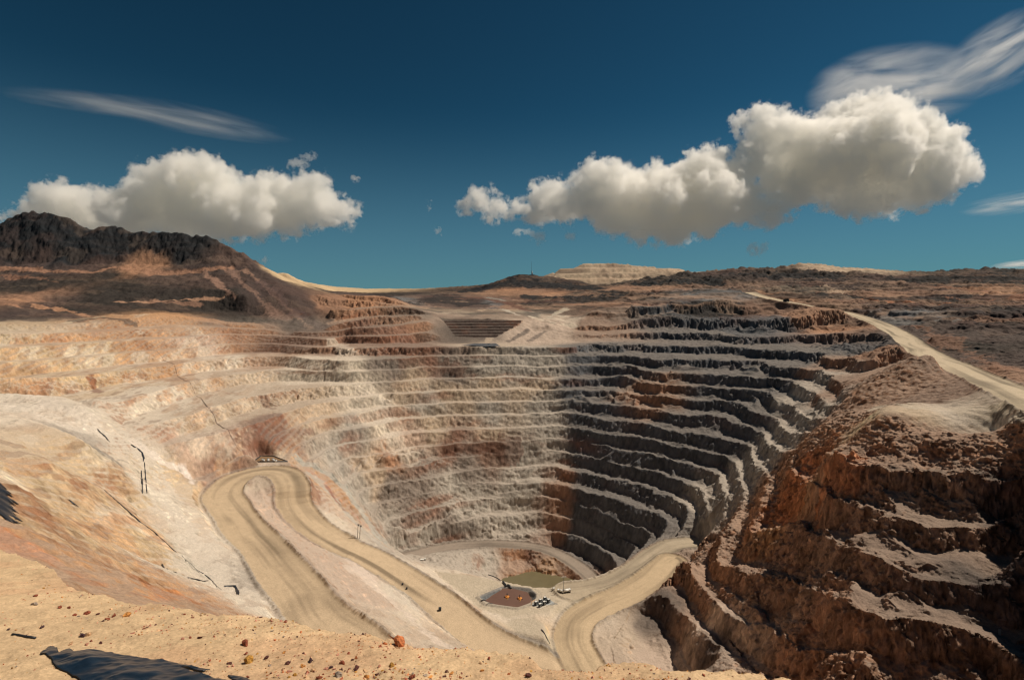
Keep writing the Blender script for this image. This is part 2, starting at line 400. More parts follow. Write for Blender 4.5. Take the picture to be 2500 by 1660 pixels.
def up2(z):
    z = np.repeat(np.repeat(z, 2, 0), 2, 1); return blur(z, 2)
Q1, D1 = solve_label(QL); Q2, D2 = solve_label(QS)
_gy, _gx = np.gradient(blur(BASE, 8)); SLP = up2(np.hypot(_gy, _gx) / GS)
def up2(z):
    z = np.repeat(np.repeat(z, 2, 0), 2, 1); return blur(z, 2)
BASE2 = up2(BASE)[: , :]
def bil(G, gs, x, y):
    fx = np.clip((x - GX0) / gs - 0.5, 0, G.shape[1] - 1.001); fy = np.clip((y - GY0) / gs - 0.5, 0, G.shape[0] - 1.001)
    i = fy.astype(np.int32); j = fx.astype(np.int32); fx = fx - j; fy = fy - i
    return (G[i, j] * (1 - fx) + G[i, j+1] * fx) * (1 - fy) + (G[i+1, j] * (1 - fx) + G[i+1, j+1] * fx) * fy
def base(x, y): return bil(BASE2, GS / 2, x, y)
print('base', time.time() - T0)

def hit(u, v):                  # where a photo direction first meets the base surface
    d = ray(u, v)
    t = 25 * 1.004 ** np.arange(1300)
    t = t[t * d[1] < 2300]
    X = d[0] * t; Y = d[1] * t; Zr = d[2] * t
    b = base(X, Y); w = np.nonzero(b > Zr)[0]
    i = w[0] if len(w) else len(t) - 1
    return X[i], Y[i]

# ------------------------------------------------------------------ ground character samples
# (u, v), albedo colour (sRGB), terrace strength, berm share, roughness, talus
YEL=(216,186,144); PALE=(224,208,184); ORG=(200,152,108); RUST=(146,108,88); BEI=(200,176,148); GRY=(182,172,158)
DKR=(98,100,104); BRN=(164,124,98); OCH=(186,138,104); VEG=(62,56,52); VEG2=(50,49,49); PNK=(206,176,152); WHT=(222,210,190); SLT=(120,118,118); DKB=(84,70,66); RKD=(40,45,50)
SMP = [
 ((60,850),YEL,1,.18,.35,0),((200,860),YEL,1,.15,.35,0),((250,800),ORG,.6,.2,.4,0),((400,790),ORG,.6,.2,.4,0),((60,800),YEL,.5,.2,.5,0),
 ((100,930),YEL,1,.15,.3,0),((300,930),YEL,1,.15,.3,0),((400,880),ORG,1,.15,.3,0),((500,850),PNK,1,.2,.4,0),((550,880),PALE,1,.15,.4,0),((470,930),ORG,1,.15,.3,0),
 ((300,990),PALE,1,.15,.3,0),((220,950),YEL,1,.15,.3,0),((400,960),PALE,1,.15,.3,0),((520,950),BEI,1,.2,.4,0),((600,930),BEI,1,.2,.5,0),((650,880),OCH,1,.2,.5,0),((600,820),OCH,.8,.2,.5,0),((700,840),RUST,.9,.2,.6,0),
 ((380,1030),PALE,1,.15,.3,0),((480,1030),BEI,1,.2,.4,0),((580,1000),BEI,1,.2,.4,0),((680,960),BEI,1,.2,.5,0),((760,900),PALE,.9,.2,.6,0),((760,960),BEI,1,.2,.6,0),
 ((480,1100),PNK,1,.2,.4,0),((560,1060),PNK,1,.2,.4,0),((650,1040),RUST,1,.2,.5,0),((700,1000),BEI,1,.25,.5,0),((610,1080),PNK,1,.2,.5,0),((780,1010),BEI,1,.25,.6,.3),((530,1130),RUST,1,.2,.4,0),((650,1090),BEI,.7,.2,.4,0),
 ((850,850),BRN,1,.3,.8,.2),((830,900),PALE,.6,.3,.6,.3),((870,960),PALE,.8,.3,.7,.3),((900,1000),WHT,.7,.3,.7,.4),((930,1050),PALE,.8,.3,.7,.5),((850,1060),GRY,.9,.3,.6,.3),
 ((950,880),(140,126,114),1,.35,.8,.1),((1000,860),RUST,1,.35,.8,.1),((950,830),RUST,1,.35,.8,.1),((900,800),RUST,1,.35,.9,.2),((850,770),OCH,.8,.35,.9,.2),((950,770),OCH,.8,.35,.9,.2),((900,735),OCH,.7,.35,.9,.2),
 ((1050,880),RUST,1,.35,.8,.1),((1100,910),(140,126,114),1,.35,.8,.1),((1200,910),GRY,1,.35,.8,.1),((1300,900),GRY,1,.35,.8,.1),((1100,960),BEI,1,.35,.7,.1),((1200,960),BEI,1,.35,.7,.1),((1300,960),BEI,1,.35,.8,.1),
 ((1000,940),BEI,1,.35,.7,.1),((1050,1000),GRY,1,.35,.6,.1),((1200,1000),GRY,1,.35,.6,.1),((1330,1000),GRY,1,.35,.8,.2),((1050,1040),BEI,1,.35,.7,.2),((1200,1060),BEI,1,.35,.8,.2),((1100,1100),RUST,1,.35,.9,.3),((1000,1080),PNK,1,.35,.9,.3),((1200,1095),RUST,1,.35,.9,.3),
 ((950,1120),OCH,1,.35,.9,.3),((1050,1140),(140,126,114),1,.35,1,.4),((1150,1150),(140,126,114),1,.35,1,.4),((1250,1150),GRY,1,.35,.9,.3),((900,1150),BEI,1,.35,.8,.3),((820,1130),GRY,.7,.3,.6,.3),((860,1180),GRY,.7,.3,.6,.3),
 ((950,1190),(140,126,114),1,.35,1,.4),((1100,1190),GRY,1,.35,1,.4),((1000,1230),(140,126,114),1,.35,1,.5),((1150,1220),GRY,1,.35,1,.5),((1300,1190),GRY,1,.4,.9,.6),((980,1300),GRY,1,.35,.9,.5),((1100,1280),(140,126,114),1,.35,.9,.5),((1250,1280),GRY,1,.35,.9,.5),((1050,1320),GRY,1,.35,.9,.5),
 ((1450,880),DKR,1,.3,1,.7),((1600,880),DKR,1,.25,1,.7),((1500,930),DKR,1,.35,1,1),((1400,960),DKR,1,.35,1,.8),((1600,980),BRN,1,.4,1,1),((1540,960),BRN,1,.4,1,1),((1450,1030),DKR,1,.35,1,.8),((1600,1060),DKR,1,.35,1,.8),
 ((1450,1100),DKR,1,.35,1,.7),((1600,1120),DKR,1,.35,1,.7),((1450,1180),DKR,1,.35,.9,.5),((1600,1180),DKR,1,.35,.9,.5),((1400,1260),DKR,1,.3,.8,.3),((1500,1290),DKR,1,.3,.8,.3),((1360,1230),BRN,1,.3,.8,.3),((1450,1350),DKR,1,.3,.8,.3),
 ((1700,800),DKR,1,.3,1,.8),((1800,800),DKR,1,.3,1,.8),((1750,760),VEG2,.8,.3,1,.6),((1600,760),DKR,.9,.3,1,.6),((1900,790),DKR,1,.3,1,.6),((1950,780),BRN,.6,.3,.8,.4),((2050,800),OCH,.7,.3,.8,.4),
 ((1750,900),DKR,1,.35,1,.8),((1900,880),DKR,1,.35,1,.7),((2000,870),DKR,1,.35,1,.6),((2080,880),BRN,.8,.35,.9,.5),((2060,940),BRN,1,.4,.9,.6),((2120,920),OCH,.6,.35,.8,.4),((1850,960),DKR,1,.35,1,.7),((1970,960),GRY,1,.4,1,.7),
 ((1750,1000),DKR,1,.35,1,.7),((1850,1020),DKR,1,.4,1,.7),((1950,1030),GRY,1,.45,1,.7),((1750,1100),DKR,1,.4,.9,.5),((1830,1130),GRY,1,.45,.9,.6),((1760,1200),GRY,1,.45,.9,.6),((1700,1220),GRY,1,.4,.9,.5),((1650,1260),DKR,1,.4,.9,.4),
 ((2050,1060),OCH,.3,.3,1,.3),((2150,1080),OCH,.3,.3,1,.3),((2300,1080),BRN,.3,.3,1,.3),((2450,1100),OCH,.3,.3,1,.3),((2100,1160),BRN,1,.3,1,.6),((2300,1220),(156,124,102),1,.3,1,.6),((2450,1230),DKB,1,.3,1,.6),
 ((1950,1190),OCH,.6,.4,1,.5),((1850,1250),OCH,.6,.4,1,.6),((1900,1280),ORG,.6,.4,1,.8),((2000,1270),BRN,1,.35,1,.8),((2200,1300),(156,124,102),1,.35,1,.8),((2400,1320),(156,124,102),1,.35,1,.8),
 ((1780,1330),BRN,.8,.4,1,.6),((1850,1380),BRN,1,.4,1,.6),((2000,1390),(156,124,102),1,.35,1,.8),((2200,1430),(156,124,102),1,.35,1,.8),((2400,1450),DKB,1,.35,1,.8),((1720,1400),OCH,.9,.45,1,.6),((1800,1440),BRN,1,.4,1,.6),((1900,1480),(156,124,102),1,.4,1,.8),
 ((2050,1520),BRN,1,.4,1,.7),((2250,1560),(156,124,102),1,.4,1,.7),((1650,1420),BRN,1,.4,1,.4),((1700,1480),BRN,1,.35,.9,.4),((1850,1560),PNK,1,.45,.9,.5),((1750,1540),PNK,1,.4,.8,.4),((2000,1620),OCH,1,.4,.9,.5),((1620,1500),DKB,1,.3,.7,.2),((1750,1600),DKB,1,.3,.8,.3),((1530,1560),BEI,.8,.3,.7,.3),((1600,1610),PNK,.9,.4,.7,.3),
 ((600,1180),BEI,0,.3,.3,0),((650,1230),PNK,0,.3,.6,0),((700,1300),PNK,0,.3,.6,0),((850,1400),PNK,0,.3,.6,0),((900,1450),PNK,0,.3,.6,0),((1000,1500),PALE,0,.3,.5,0),((960,1450),WHT,0,.3,.5,0),((1100,1560),BEI,0,.3,.5,0),
 ((780,1220),PNK,0,.3,.5,0),((830,1280),PALE,0,.3,.5,0),((800,1180),ORG,0,.3,.5,0),((900,1320),GRY,0,.3,.5,0),((950,1350),GRY,0,.3,.5,0),
 ((1050,1400),PALE,0,.3,.3,0),((1100,1370),GRY,0,.3,.9,0),((1180,1370),GRY,0,.3,.9,0),((1250,1370),OCH,0,.3,.7,0),((1330,1390),ORG,0,.3,1,0),((1300,1360),RUST,0,.3,1,.2),((1400,1400),BRN,0,.3,.6,0),
 ((1240,1500),PALE,0,.3,.2,0),((1350,1460),PALE,0,.3,.2,0),((1450,1450),PALE,0,.3,.2,0),((1300,1560),YEL,0,.3,.3,0),((1200,1520),YEL,0,.3,.3,0),
 ((550,1400),GRY,0,.3,.6,0),((500,1300),WHT,0,.3,.5,0),((450,1250),PALE,0,.3,.5,0),((400,1220),PALE,0,.3,.5,0),((430,1180),YEL,0,.3,.5,0),((540,1450),WHT,0,.3,.4,0),
 ((350,1300),YEL,0,.3,.25,0),((250,1300),YEL,0,.3,.25,0),((150,1250),YEL,0,.3,.25,0),((100,1150),YEL,0,.3,.3,0),((300,1380),YEL,0,.3,.25,0),((430,1400),YEL,0,.3,.3,0),((50,1100),YEL,0,.3,.3,0),
 ((250,1160),YEL,0,.3,.4,0),((300,1130),PALE,0,.3,.6,0),((200,1060),GRY,0,.3,.6,0),((280,1080),PALE,0,.3,.5,0),((150,1010),WHT,0,.3,.5,0),((50,1020),PALE,0,.3,.5,0),((60,980),WHT,.2,.3,.5,0),
 ((250,1420),ORG,0,.3,.3,0),((400,1440),ORG,0,.3,.3,0),((30,1330),ORG,0,.3,.4,0),
 ((100,530),RKD,0,.3,2.0,0),((200,600),RKD,0,.3,2.0,0),((300,590),RKD,0,.3,2.0,0),((450,600),RKD,0,.3,2.0,0),((60,600),RKD,0,.3,2.0,0),((400,580),RKD,0,.3,2.0,0),
 ((50,650),DKB,0,.3,1.5,0),((200,655),DKB,0,.3,1,0),((350,650),OCH,0,.3,1,0),((500,655),DKB,0,.3,1,0),((450,670),DKB,0,.3,1,0),((250,670),VEG,0,.3,1,0),((100,690),VEG,0,.3,1,0),((300,710),VEG,0,.3,1,0),((450,740),VEG,0,.3,1,0),((100,740),DKB,0,.3,1,0),((200,745),VEG,0,.3,.8,0),((600,780),VEG,0,.3,.8,0),((30,735),BRN,0,.3,.8,0),((60,770),DKB,0,.3,.8,0),
 ((600,640),DKB,0,.3,1.8,0),((560,690),DKB,0,.3,1,0),((650,720),DKB,0,.3,.8,0),((700,760),DKB,0,.3,.8,0),((640,690),DKB,0,.3,.8,0),((540,720),VEG,0,.3,1,0),((760,790),DKB,0,.3,.6,0),
 ((690,675),YEL,0,.3,.5,0),((750,697),YEL,0,.3,.5,0),((850,718),DKB,0,.3,.6,0),((900,717),VEG,0,.3,.6,0),((700,715),DKB,0,.3,.6,0),((740,750),DKB,0,.3,.6,0),((600,665),DKB,0,.3,1.2,0),((800,740),BRN,.5,.3,.8,0),
 ((1150,800),DKB,0,.3,.1,0),((1100,765),BEI,0,.3,.4,0),((1200,765),BEI,0,.3,.4,0),((1350,790),PNK,0,.3,1,0),((1300,820),PNK,0,.3,.8,0),((1450,800),BRN,.5,.3,.8,.4),((1200,845),BEI,.3,.3,.3,0),((1400,760),BRN,0,.3,.5,0),((1500,750),BRN,0,.3,.6,0),((1350,775),PALE,0,.3,.4,0),
 ((1050,735),DKB,0,.3,.6,0),((1000,735),SLT,0,.3,.6,0),((1150,735),DKB,0,.3,.5,0),((1210,740),SLT,0,.3,.5,0),((950,718),VEG,0,.3,.6,0),((1250,740),BRN,0,.3,.5,0),((1300,720),OCH,0,.3,.6,0),((1250,715),OCH,0,.3,.6,0),((1400,725),VEG2,0,.3,1.5,0),((1500,722),VEG2,0,.3,1.5,0),((1300,738),VEG2,0,.3,1.,0),((1550,705),BRN,0,.3,.6,0),
 ((1230,690),VEG,0,.3,1.2,0),((1300,685),VEG2,0,.3,1.2,0),((1400,695),VEG,0,.3,1.2,0),
 ((1450,655),BEI,0,.3,.3,0),((1550,665),BEI,0,.3,.3,0),((1500,685),BEI,0,.3,.4,0),
 ((1620,690),VEG2,0,.3,1.2,0),((1700,680),VEG,0,.3,1.2,0),((1800,670),DKB,0,.3,1.2,0),((1900,665),VEG2,0,.3,1.3,0),((2000,665),VEG,0,.3,1.3,0),((2050,657),BEI,0,.3,.6,0),((2000,690),DKB,0,.3,1,0),((2200,680),DKB,0,.3,1,0),((2400,680),VEG,0,.3,1,0),((2480,672),VEG2,0,.3,1,0),
 ((1700,725),SLT,0,.3,.3,0),((1800,718),SLT,0,.3,.3,0),((1900,720),OCH,0,.3,.6,0),((1980,710),BEI,0,.3,.8,0),((2050,720),VEG,0,.3,.9,0),((2150,720),BRN,0,.3,.8,0),((2300,720),DKB,0,.3,.9,0),((2450,710),OCH,0,.3,.8,0),((2200,745),DKB,0,.3,.9,0),((2350,750),DKB,0,.3,.9,0),((2230,780),SLT,0,.3,.6,0),((2300,800),DKB,0,.3,1,0),((2400,830),DKB,0,.3,1,0),((2450,780),DKB,0,.3,1,0),((2350,840),VEG,0,.3,1,0),((2450,880),DKB,0,.3,1,0),
 ((2230,920),BRN,0,.3,.8,0),((2180,960),OCH,0,.3,.8,0),((2300,965),BRN,0,.3,.6,0),((2300,1005),PALE,0,.3,.2,0),((2180,1000),YEL,0,.3,.3,0),((2450,1020),BEI,0,.3,.3,0),
]
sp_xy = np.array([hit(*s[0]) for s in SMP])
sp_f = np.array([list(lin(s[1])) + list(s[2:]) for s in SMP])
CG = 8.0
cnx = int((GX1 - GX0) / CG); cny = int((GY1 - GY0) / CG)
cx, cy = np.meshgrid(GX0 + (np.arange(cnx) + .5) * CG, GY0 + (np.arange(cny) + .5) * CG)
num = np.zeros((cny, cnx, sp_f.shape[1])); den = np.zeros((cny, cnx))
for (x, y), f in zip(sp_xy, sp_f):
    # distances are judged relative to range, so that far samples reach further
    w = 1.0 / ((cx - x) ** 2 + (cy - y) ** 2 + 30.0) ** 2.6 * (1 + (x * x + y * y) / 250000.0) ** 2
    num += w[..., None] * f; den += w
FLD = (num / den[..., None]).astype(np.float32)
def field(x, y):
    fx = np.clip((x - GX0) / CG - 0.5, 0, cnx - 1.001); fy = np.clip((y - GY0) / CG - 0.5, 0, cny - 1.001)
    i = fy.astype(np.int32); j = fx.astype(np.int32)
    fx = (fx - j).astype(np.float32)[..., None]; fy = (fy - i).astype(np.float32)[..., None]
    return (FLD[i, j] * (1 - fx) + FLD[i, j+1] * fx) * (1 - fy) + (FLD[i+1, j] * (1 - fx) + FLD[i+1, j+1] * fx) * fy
print('fields', time.time() - T0)

# pond basin on the pad
POND_IN = np.array([P(u, v, -208.5)[:2] for u, v in [(1185,1458),(1230,1431),(1250,1431),(1286,1438),(1296,1455),(1295,1465),(1264,1483),(1252,1482),(1207,1469)]])
POND_OUT = np.array([P(u, v, -207)[:2] for u, v in [(1159,1451),(1219,1422),(1253,1422),(1299,1432),(1318,1448),(1319,1459),(1303,1480),(1264,1495),(1179,1478)]])
def poly_dist(pl, x, y):
    q = np.vstack([pl, pl[:1]]); d, _, _, _ = seg_dist(x, y, q)
    return np.where(inside(pl, x, y), -d, d)
SPUR = np.array([[235,354],[211,336],[200,375],[186,380],[170,388],[158,400],[135,385],[110,350],[85,345],[60,300],[60,200],[150,60],[600,60],[600,345]], float)
def terrace(B, Q, D, fb, tal, tn, nz):
    # benches follow the numbered lines; -Q grows uphill; each line lies in the middle of its bench
    q = -Q + nz / 13.0 + fb * 0.5
    f = q - np.floor(q)
    f0 = f - fb * 0.5           # 0 on the traced line
    fs = np.clip((f - fb) / (1 - fb), 0, 1)
    prof = np.where(fs > 0, fs ** 0.92, 0)
    tl = (tal * 9.0 * tn + 0.75 * 13.0 * (f - fb)) / 13.0
    prof = np.maximum(prof, np.minimum(tl, .95))
    return B + (prof - f0) * D, fs

BANDS = [
 ([(2150,993),(2300,998),(2420,1008),(2520,1020)], 9, (218,200,170), .85, .4), ([(2380,1035),(2500,1050)], 3, (222,208,184), .8, .3),
 ([(940,722),(1000,736),(1090,742),(1180,745)], 30, (60,56,56), .9, .4), ([(1060,745),(1130,752),(1190,748)], 14, (110,92,84), .8, .4), ([(1190,728),(1230,733)], 12, (160,156,146), .7, .3),
 ([(1150,712),(1200,700),(1250,690),(1320,692),(1400,698),(1450,704)], 60, (42,43,46), .95, .3), ([(1290,724),(1380,728),(1450,724),(1520,722)], 24, (44,45,48), .95, .5), ([(1230,742),(1330,740),(1430,736)], 7, (70,64,62), .8, .4),
 ([(1580,692),(1650,685),(1720,688)], 60, (44,46,48), .92, .3), ([(1800,670),(1880,675),(1960,668),(2050,676)], 55, (46,46,48), .9, .4), ([(2200,682),(2350,678),(2500,680)], 60, (48,46,46), .92, .4),
 ([(2130,745),(2230,752),(2330,752)], 12, (64,58,58), .8, .6), ([(2270,775),(2330,800),(2380,815)], 12, (80,68,64), .8, .5), ([(2380,790),(2450,800),(2500,800)], 18, (74,66,62), .7, .6), ([(1960,712),(2060,722),(2150,724)], 9, (66,58,56), .7, .6),
 ([(2300,720),(2400,728),(2500,722)], 12, (160,108,80), .6, .6),
 ([(0,655),(120,664),(230,668),(280,655),(380,668),(470,662),(560,648)], 9, (178,132,104), .75, .35),
 ([(0,672),(100,680),(140,690)], 8, (160,116,92), .6, .5), ([(0,728),(60,735),(140,752),(210,768)], 7, (190,142,108), .8, .4), ([(0,742),(80,752)], 6, (180,134,104), .7, .4),
 ([(280,735),(360,736),(450,733),(545,733)], 4, (190,146,116), .85, .3), ([(370,735),(430,742),(490,745)], 5, (170,128,104), .6, .5),
 ([(500,660),(540,700),(575,735)], 7, (170,132,112), .7, .4), ([(560,655),(600,700),(650,745),(700,780)], 9, (150,118,102), .7, .5), ([(600,660),(660,715),(720,765),(760,800)], 7, (168,130,108), .6, .5),
 ([(630,690),(700,745),(790,800)], 12, (104,84,80), .8, .5), ([(150,790),(200,778),(250,772)], 4, (204,182,150), .8, .3), ([(0,775),(90,772),(140,768)], 10, (78,66,60), .8, .5), ([(180,782),(250,775),(330,790)], 9, (74,64,60), .7, .5),
 ([(400,770),(440,775),(560,790),(640,800)], 8, (206,146,96), .6, .5), ([(60,835),(200,820),(330,800)], 10, (204,140,92), .45, .7),
 ([(330,1100),(370,1150),(410,1210),(440,1270),(480,1340),(520,1400),(560,1450)], 15, (224,213,194), .75, .5), ([(0,985),(70,1005),(130,1030),(190,1050)], 12, (234,222,204), .7, .5),
 ([(430,1145),(450,1150),(470,1180)], 5, (236,222,210), .9, .3), ([(345,1095),(395,1130),(430,1145)], 6, (236,222,206), .8, .4), ([(60,955),(140,1000),(200,1010)], 7, (228,214,196), .7, .5),
 ([(150,1050),(200,1075),(260,1110),(310,1130)], 8, (150,142,132), .8, .5), ([(170,1400),(230,1425),(300,1442),(380,1455),(440,1458)], 5, (206,132,72), .85, .5), ([(0,1300),(30,1325),(70,1350)], 5, (212,136,84), .85, .5),
 ([(300,1455),(400,1468),(470,1478)], 4, (186,142,94), .7, .5),
 ([(820,835),(850,880),(885,930),(905,975),(930,1020),(960,1070),(985,1110)], 13, (222,206,184), .6, .6), ([(750,880),(800,930),(860,975),(910,1010)], 14, (216,198,174), .5, .6),
 ([(755,1150),(800,1190),(850,1240),(900,1290)], 6, (206,150,122), .6, .5), ([(770,1170),(820,1220),(860,1270),(930,1330)], 8, (188,184,172), .7, .4), ([(740,1130),(790,1150),(840,1190),(880,1250),(940,1330)], 8, (176,176,166), .8, .4),
 ([(800,1190),(815,1215),(840,1245)], 3, (164,88,60), .7, .5), ([(880,1400),(960,1470),(1030,1530),(1080,1575)], 8, (232,212,194), .75, .5), ([(820,1330),(860,1370),(900,1410)], 6, (228,206,190), .6, .5),
 ([(640,1080),(700,1060),(760,1055)], 5, (140,96,80), .5, .6), ([(590,1080),(620,1075),(660,1070)], 8, (122,78,62), .6, .7), ([(690,1020),(660,990),(640,980)], 6, (126,84,70), .5, .7),
 ([(560,1060),(600,1040),(690,1000)], 8, (140,98,80), .35, .8), ([(210,910),(225,930),(240,945)], 5, (150,86,56), .8, .5),
 ([(1090,1105),(1180,1095),(1260,1100)], 6, (112,74,58), .6, .7), ([(900,845),(1000,830),(1080,850)], 10, (128,84,64), .6, .7), ([(980,885),(1060,880),(1130,900)], 8, (120,80,62), .5, .8),
 ([(1880,1230),(1920,1250),(1960,1290)], 14, (204,132,84), .75, .5), ([(2030,1180),(1980,1160),(1940,1210)], 12, (206,130,82), .6, .6), ([(2100,1060),(2250,1070),(2400,1090)], 16, (196,142,104), .5, .7),
 ([(1600,700),(1500,735),(1420,765)], 10, (150,118,96), .5, .6), ([(1150,725),(1230,735),(1290,760)], 10, (118,84,72), .8, .3), ([(1225,755),(1265,772)], 9, (196,184,166), .8, .3), ([(1380,755),(1340,775)], 8, (200,186,164), .8, .3),
 ([(1220,800),(1180,840)], 5, (206,178,146), .8, .3), ([(1290,805),(1240,835)], 6, (92,80,76), .8, .3), ([(1330,810),(1290,835)], 5, (98,86,82), .7, .3),
 ([(1300,775),(1350,790),(1400,795)], 8, (220,202,174), .8, .4),
 ([(2100,725),(2200,735),(2320,738)], 10, (186,124,88), .7, .6), ([(2300,700),(2420,712),(2500,705)], 16, (150,104,84), .6, .7), ([(1950,690),(2030,700),(2060,715)], 14, (196,168,142), .7, .6), ([(2120,770),(2250,790),(2330,780)], 10, (132,128,124), .7, .5),
 ([(2250,800),(2330,850),(2450,900)], 12, (160,114,88), .6, .7), ([(1960,655),(2040,660),(2070,665)], 16, (206,178,152), .7, .4),
]
BW = []
for pts_b, hwb, cb, kb, nb in BANDS:
    q_ = []
    for (u0, v0), (u1, v1) in zip(pts_b[:-1], pts_b[1:]):
        for t_ in (0, .5): q_.append(hit(u0 + (u1 - u0) * t_, v0 + (v1 - v0) * t_))
    q_.append(hit(*pts_b[-1])); BW.append((np.array(q_), hwb, lin(cb), kb, nb))
print('bands', time.time() - T0)

def surface(x, y):
    """height, colour, mask of the finished ground"""
    r = np.hypot(x, y)
    wx = x + 9 * fbm2(x / 30, y / 30, 3, 11); wy = y + 9 * fbm2(x / 30, y / 30, 3, 12)
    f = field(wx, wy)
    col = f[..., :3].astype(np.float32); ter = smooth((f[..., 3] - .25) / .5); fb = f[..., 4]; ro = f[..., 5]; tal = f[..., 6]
    B = base(x, y)
    # ragged contours
    q1 = bil(Q1, GS / 2, x, y); kk = np.where((ter > .5) & ~((x > 120) & (y < 395)), np.floor(-q1 + .32), 0.0) * 17.37
    n1 = fbm2(x / 38, y / 38, 4, 1); n2 = ridge2(x / 11 + kk, y / 11, 3, 2); n3 = fbm2(x / 3.3 + kk, y / 3.3, 3, 3)
    rr = np.minimum(ro, 1.0)
    east = smooth((x - 0) / 80)
    nz = rr * ((1.5 + 1.0 * east) * n1 + (.6 + .4 * east) * n2 + .8 * n3)
    tn = ridge2(x / 24 + kk * .7, y / 24, 2, 21) * (.75 + .5 * vnoise2(x / 90 + kk, y / 90, 23))
    tn = .22 + .8 * np.clip(tn, 0, 1) ** 1.5
    slp = bil(SLP, GS / 2, x, y)
    fbb = 1 - np.clip(slp / np.where(fb < .25, 1.02, 1.6 + .5 * smooth((x - 20) / 60)), .13, .86)
    za, fa = terrace(B, q1, bil(D1, GS / 2, x, y), fbb, tal, tn, nz)
    sp_ = inside(SPUR, x + 2 * n1, y + 2 * n1)
    if sp_.any():
        zb, fb2 = terrace(B[sp_], bil(Q2, GS / 2, x[sp_], y[sp_]), bil(D2, GS / 2, x[sp_], y[sp_]), 1 - np.clip(slp[sp_] / 2.5, .2, .5), tal[sp_], tn[sp_], nz[sp_] * .9)
        za[sp_] = zb; fa[sp_] = fb2
    ter = ter * (1 - smooth((B + 78) / 6) * smooth((x - 190) / 50) * smooth((520 - y) / 90))
    z = B * (1 - ter) + za * ter
    # open slopes and hills: gullies and knolls
    op = (1 - ter) * ro
    big = smooth((r - 700) / 250)
    gl_ = ridge2((x + .5 * y) / 9 + .6 * n1, (y - .5 * x) / 40, 3, 35)
    z = z + op * (1.8 * n1 + 1.0 * n2 + .6 * n3 + 1.6 * gl_) * (1 - big) * smooth((r - 20) / 60)
    z = z + op * big * (1 + 1.1 * smooth((x - 200) / 200)) * (3.0 * fbm2(x / 90, y / 90, 4, 31) + 2.6 * ridge2(x / 50, y / 50, 4, 32) + 1.6 * fbm2(x / 11, y / 11, 3, 33) - 1.3)
    z = z + ter * .35 * rr * n3
    # stepped spoil heap on the skyline and the stepped dark face
    wd = inside(np.array([[150,1640],[900,1640],[900,2100],[150,2100]], float), x, y)
    if wd.any():
        q = z[wd] / 22.0; fl = np.floor(q); z[wd] = (fl + smooth((q - fl - .25) / .6)) * 22
    dam = inside(np.array([P(1112,838,-62)[:2], P(1207,838,-62)[:2], PY(1277,778,893)[:2], PY(1073,778,893)[:2]]), x, y)
    if dam.any():
        q = B[dam] / 4.4; fl = np.floor(q); z[dam] = (fl + smooth((q - fl - .35) / .3)) * 4.4
    # bleached and iron stained patches on the smooth west side
    wp = np.clip(1 - (ro - .3) * 3, 0, 1) * (x < -20) * (r > 40) * (y < 740)
    if (wp > 0).any():
        up_ = (x + .35 * y) / 14; al = (y - .35 * x) / 55
        p1 = smooth((fbm2(up_ * .7, al * 1.6, 4, 71) + .02) / .35) * wp
        p2 = smooth((fbm2(up_, al * 1.3, 4, 72) - .12) / .3) * wp
        p3 = smooth((fbm2(up_ * 2.2, al * 3, 3, 73) - .35) / .2) * wp
        for p_, c_, k_ in ((p1, (228, 212, 186), .62), (p2, (204, 152, 104), .55), (p3, (150, 106, 80), .45)):
            w_ = (p_ * k_)[..., None]; col = col * (1 - w_) + lin(c_) * w_
    # far ground: patches of scrub, red earth and bare spoil
    fr_ = smooth((r - 620) / 200) * smooth((B + 40) / 25) * (1 - .75 * smooth((-x - 180) / 80)) * (1 - .6 * smooth((y - 1150) / 150))
    if (fr_ > 0).any():
        h1 = smooth((fbm2(x / 130, y / 70, 4, 74) - .0) / .22) * fr_; h2 = smooth((fbm2(x / 80, y / 38, 4, 75) - .12) / .2) * fr_; h3 = smooth((fbm2(x / 60, y / 30, 4, 76) - .22) / .15) * fr_
        for p_, c_, k_ in ((h1, (64, 60, 58), .75), (h2, (128, 94, 80), .5), (h3, (176, 146, 122), .4)):
            w_ = (p_ * k_)[..., None]; col = col * (1 - w_) + lin(c_) * w_
    if (fr_ > 0).any():         # strata and old terraces that follow the level
        sz = vnoise2(z / 5.5 + .8 * n1 + x / 400, x / 260, 77); sw = (smooth((np.abs(sz) - .12) / .25) * fr_ * .42 * (1 - .8 * smooth((-x - 150) / 100)))[..., None]
        col = col * (1 - sw) + sw * np.where((sz > 0)[..., None], lin((62, 56, 54)), lin((172, 136, 110)))
        fz = smooth((x - 150) / 120) * fr_
        qz = (z + 5 * n1) / 9.0; z = z + fz * ((np.floor(qz) + smooth((qz - np.floor(qz) - .45) / .4) - qz) * 9.0) * .4
    for bw, hwb, cb, kb, nb in BW:
        m = (x > bw[:, 0].min() - 40) & (x < bw[:, 0].max() + 40) & (y > bw[:, 1].min() - 40) & (y < bw[:, 1].max() + 40)
        if not m.any(): continue
        d, _, _, _ = seg_dist(x[m], y[m], bw)
        w_ = smooth((hwb + hwb * nb * (1.6 * n1[m] + .8 * n3[m]) - d) / (hwb * .5))[..., None] * kb
        cm = col[m]; col[m] = cm * (1 - w_) + cb * w_
    if dam.any():
        col[dam] = lin((84, 68, 62)) * (1 + .10 * fbm2(x[dam] / 20, y[dam] / 6, 3, 41))[..., None]
    # conical heap by the rim road
    cxh, cyh = P(2235, 935, -58)[:2]
    dc = np.hypot((x - cxh) * .8, y - cyh - 8) * (1 + .25 * n1)
    z = z + 15 * smooth(1 - dc / 42) + smooth(1 - dc / 42) * .8 * n3
    mask = np.zeros(x.shape, np.int8)
    mask[r > 1080] = 2
    mask[(x < -250) & (B > -8)] = 2
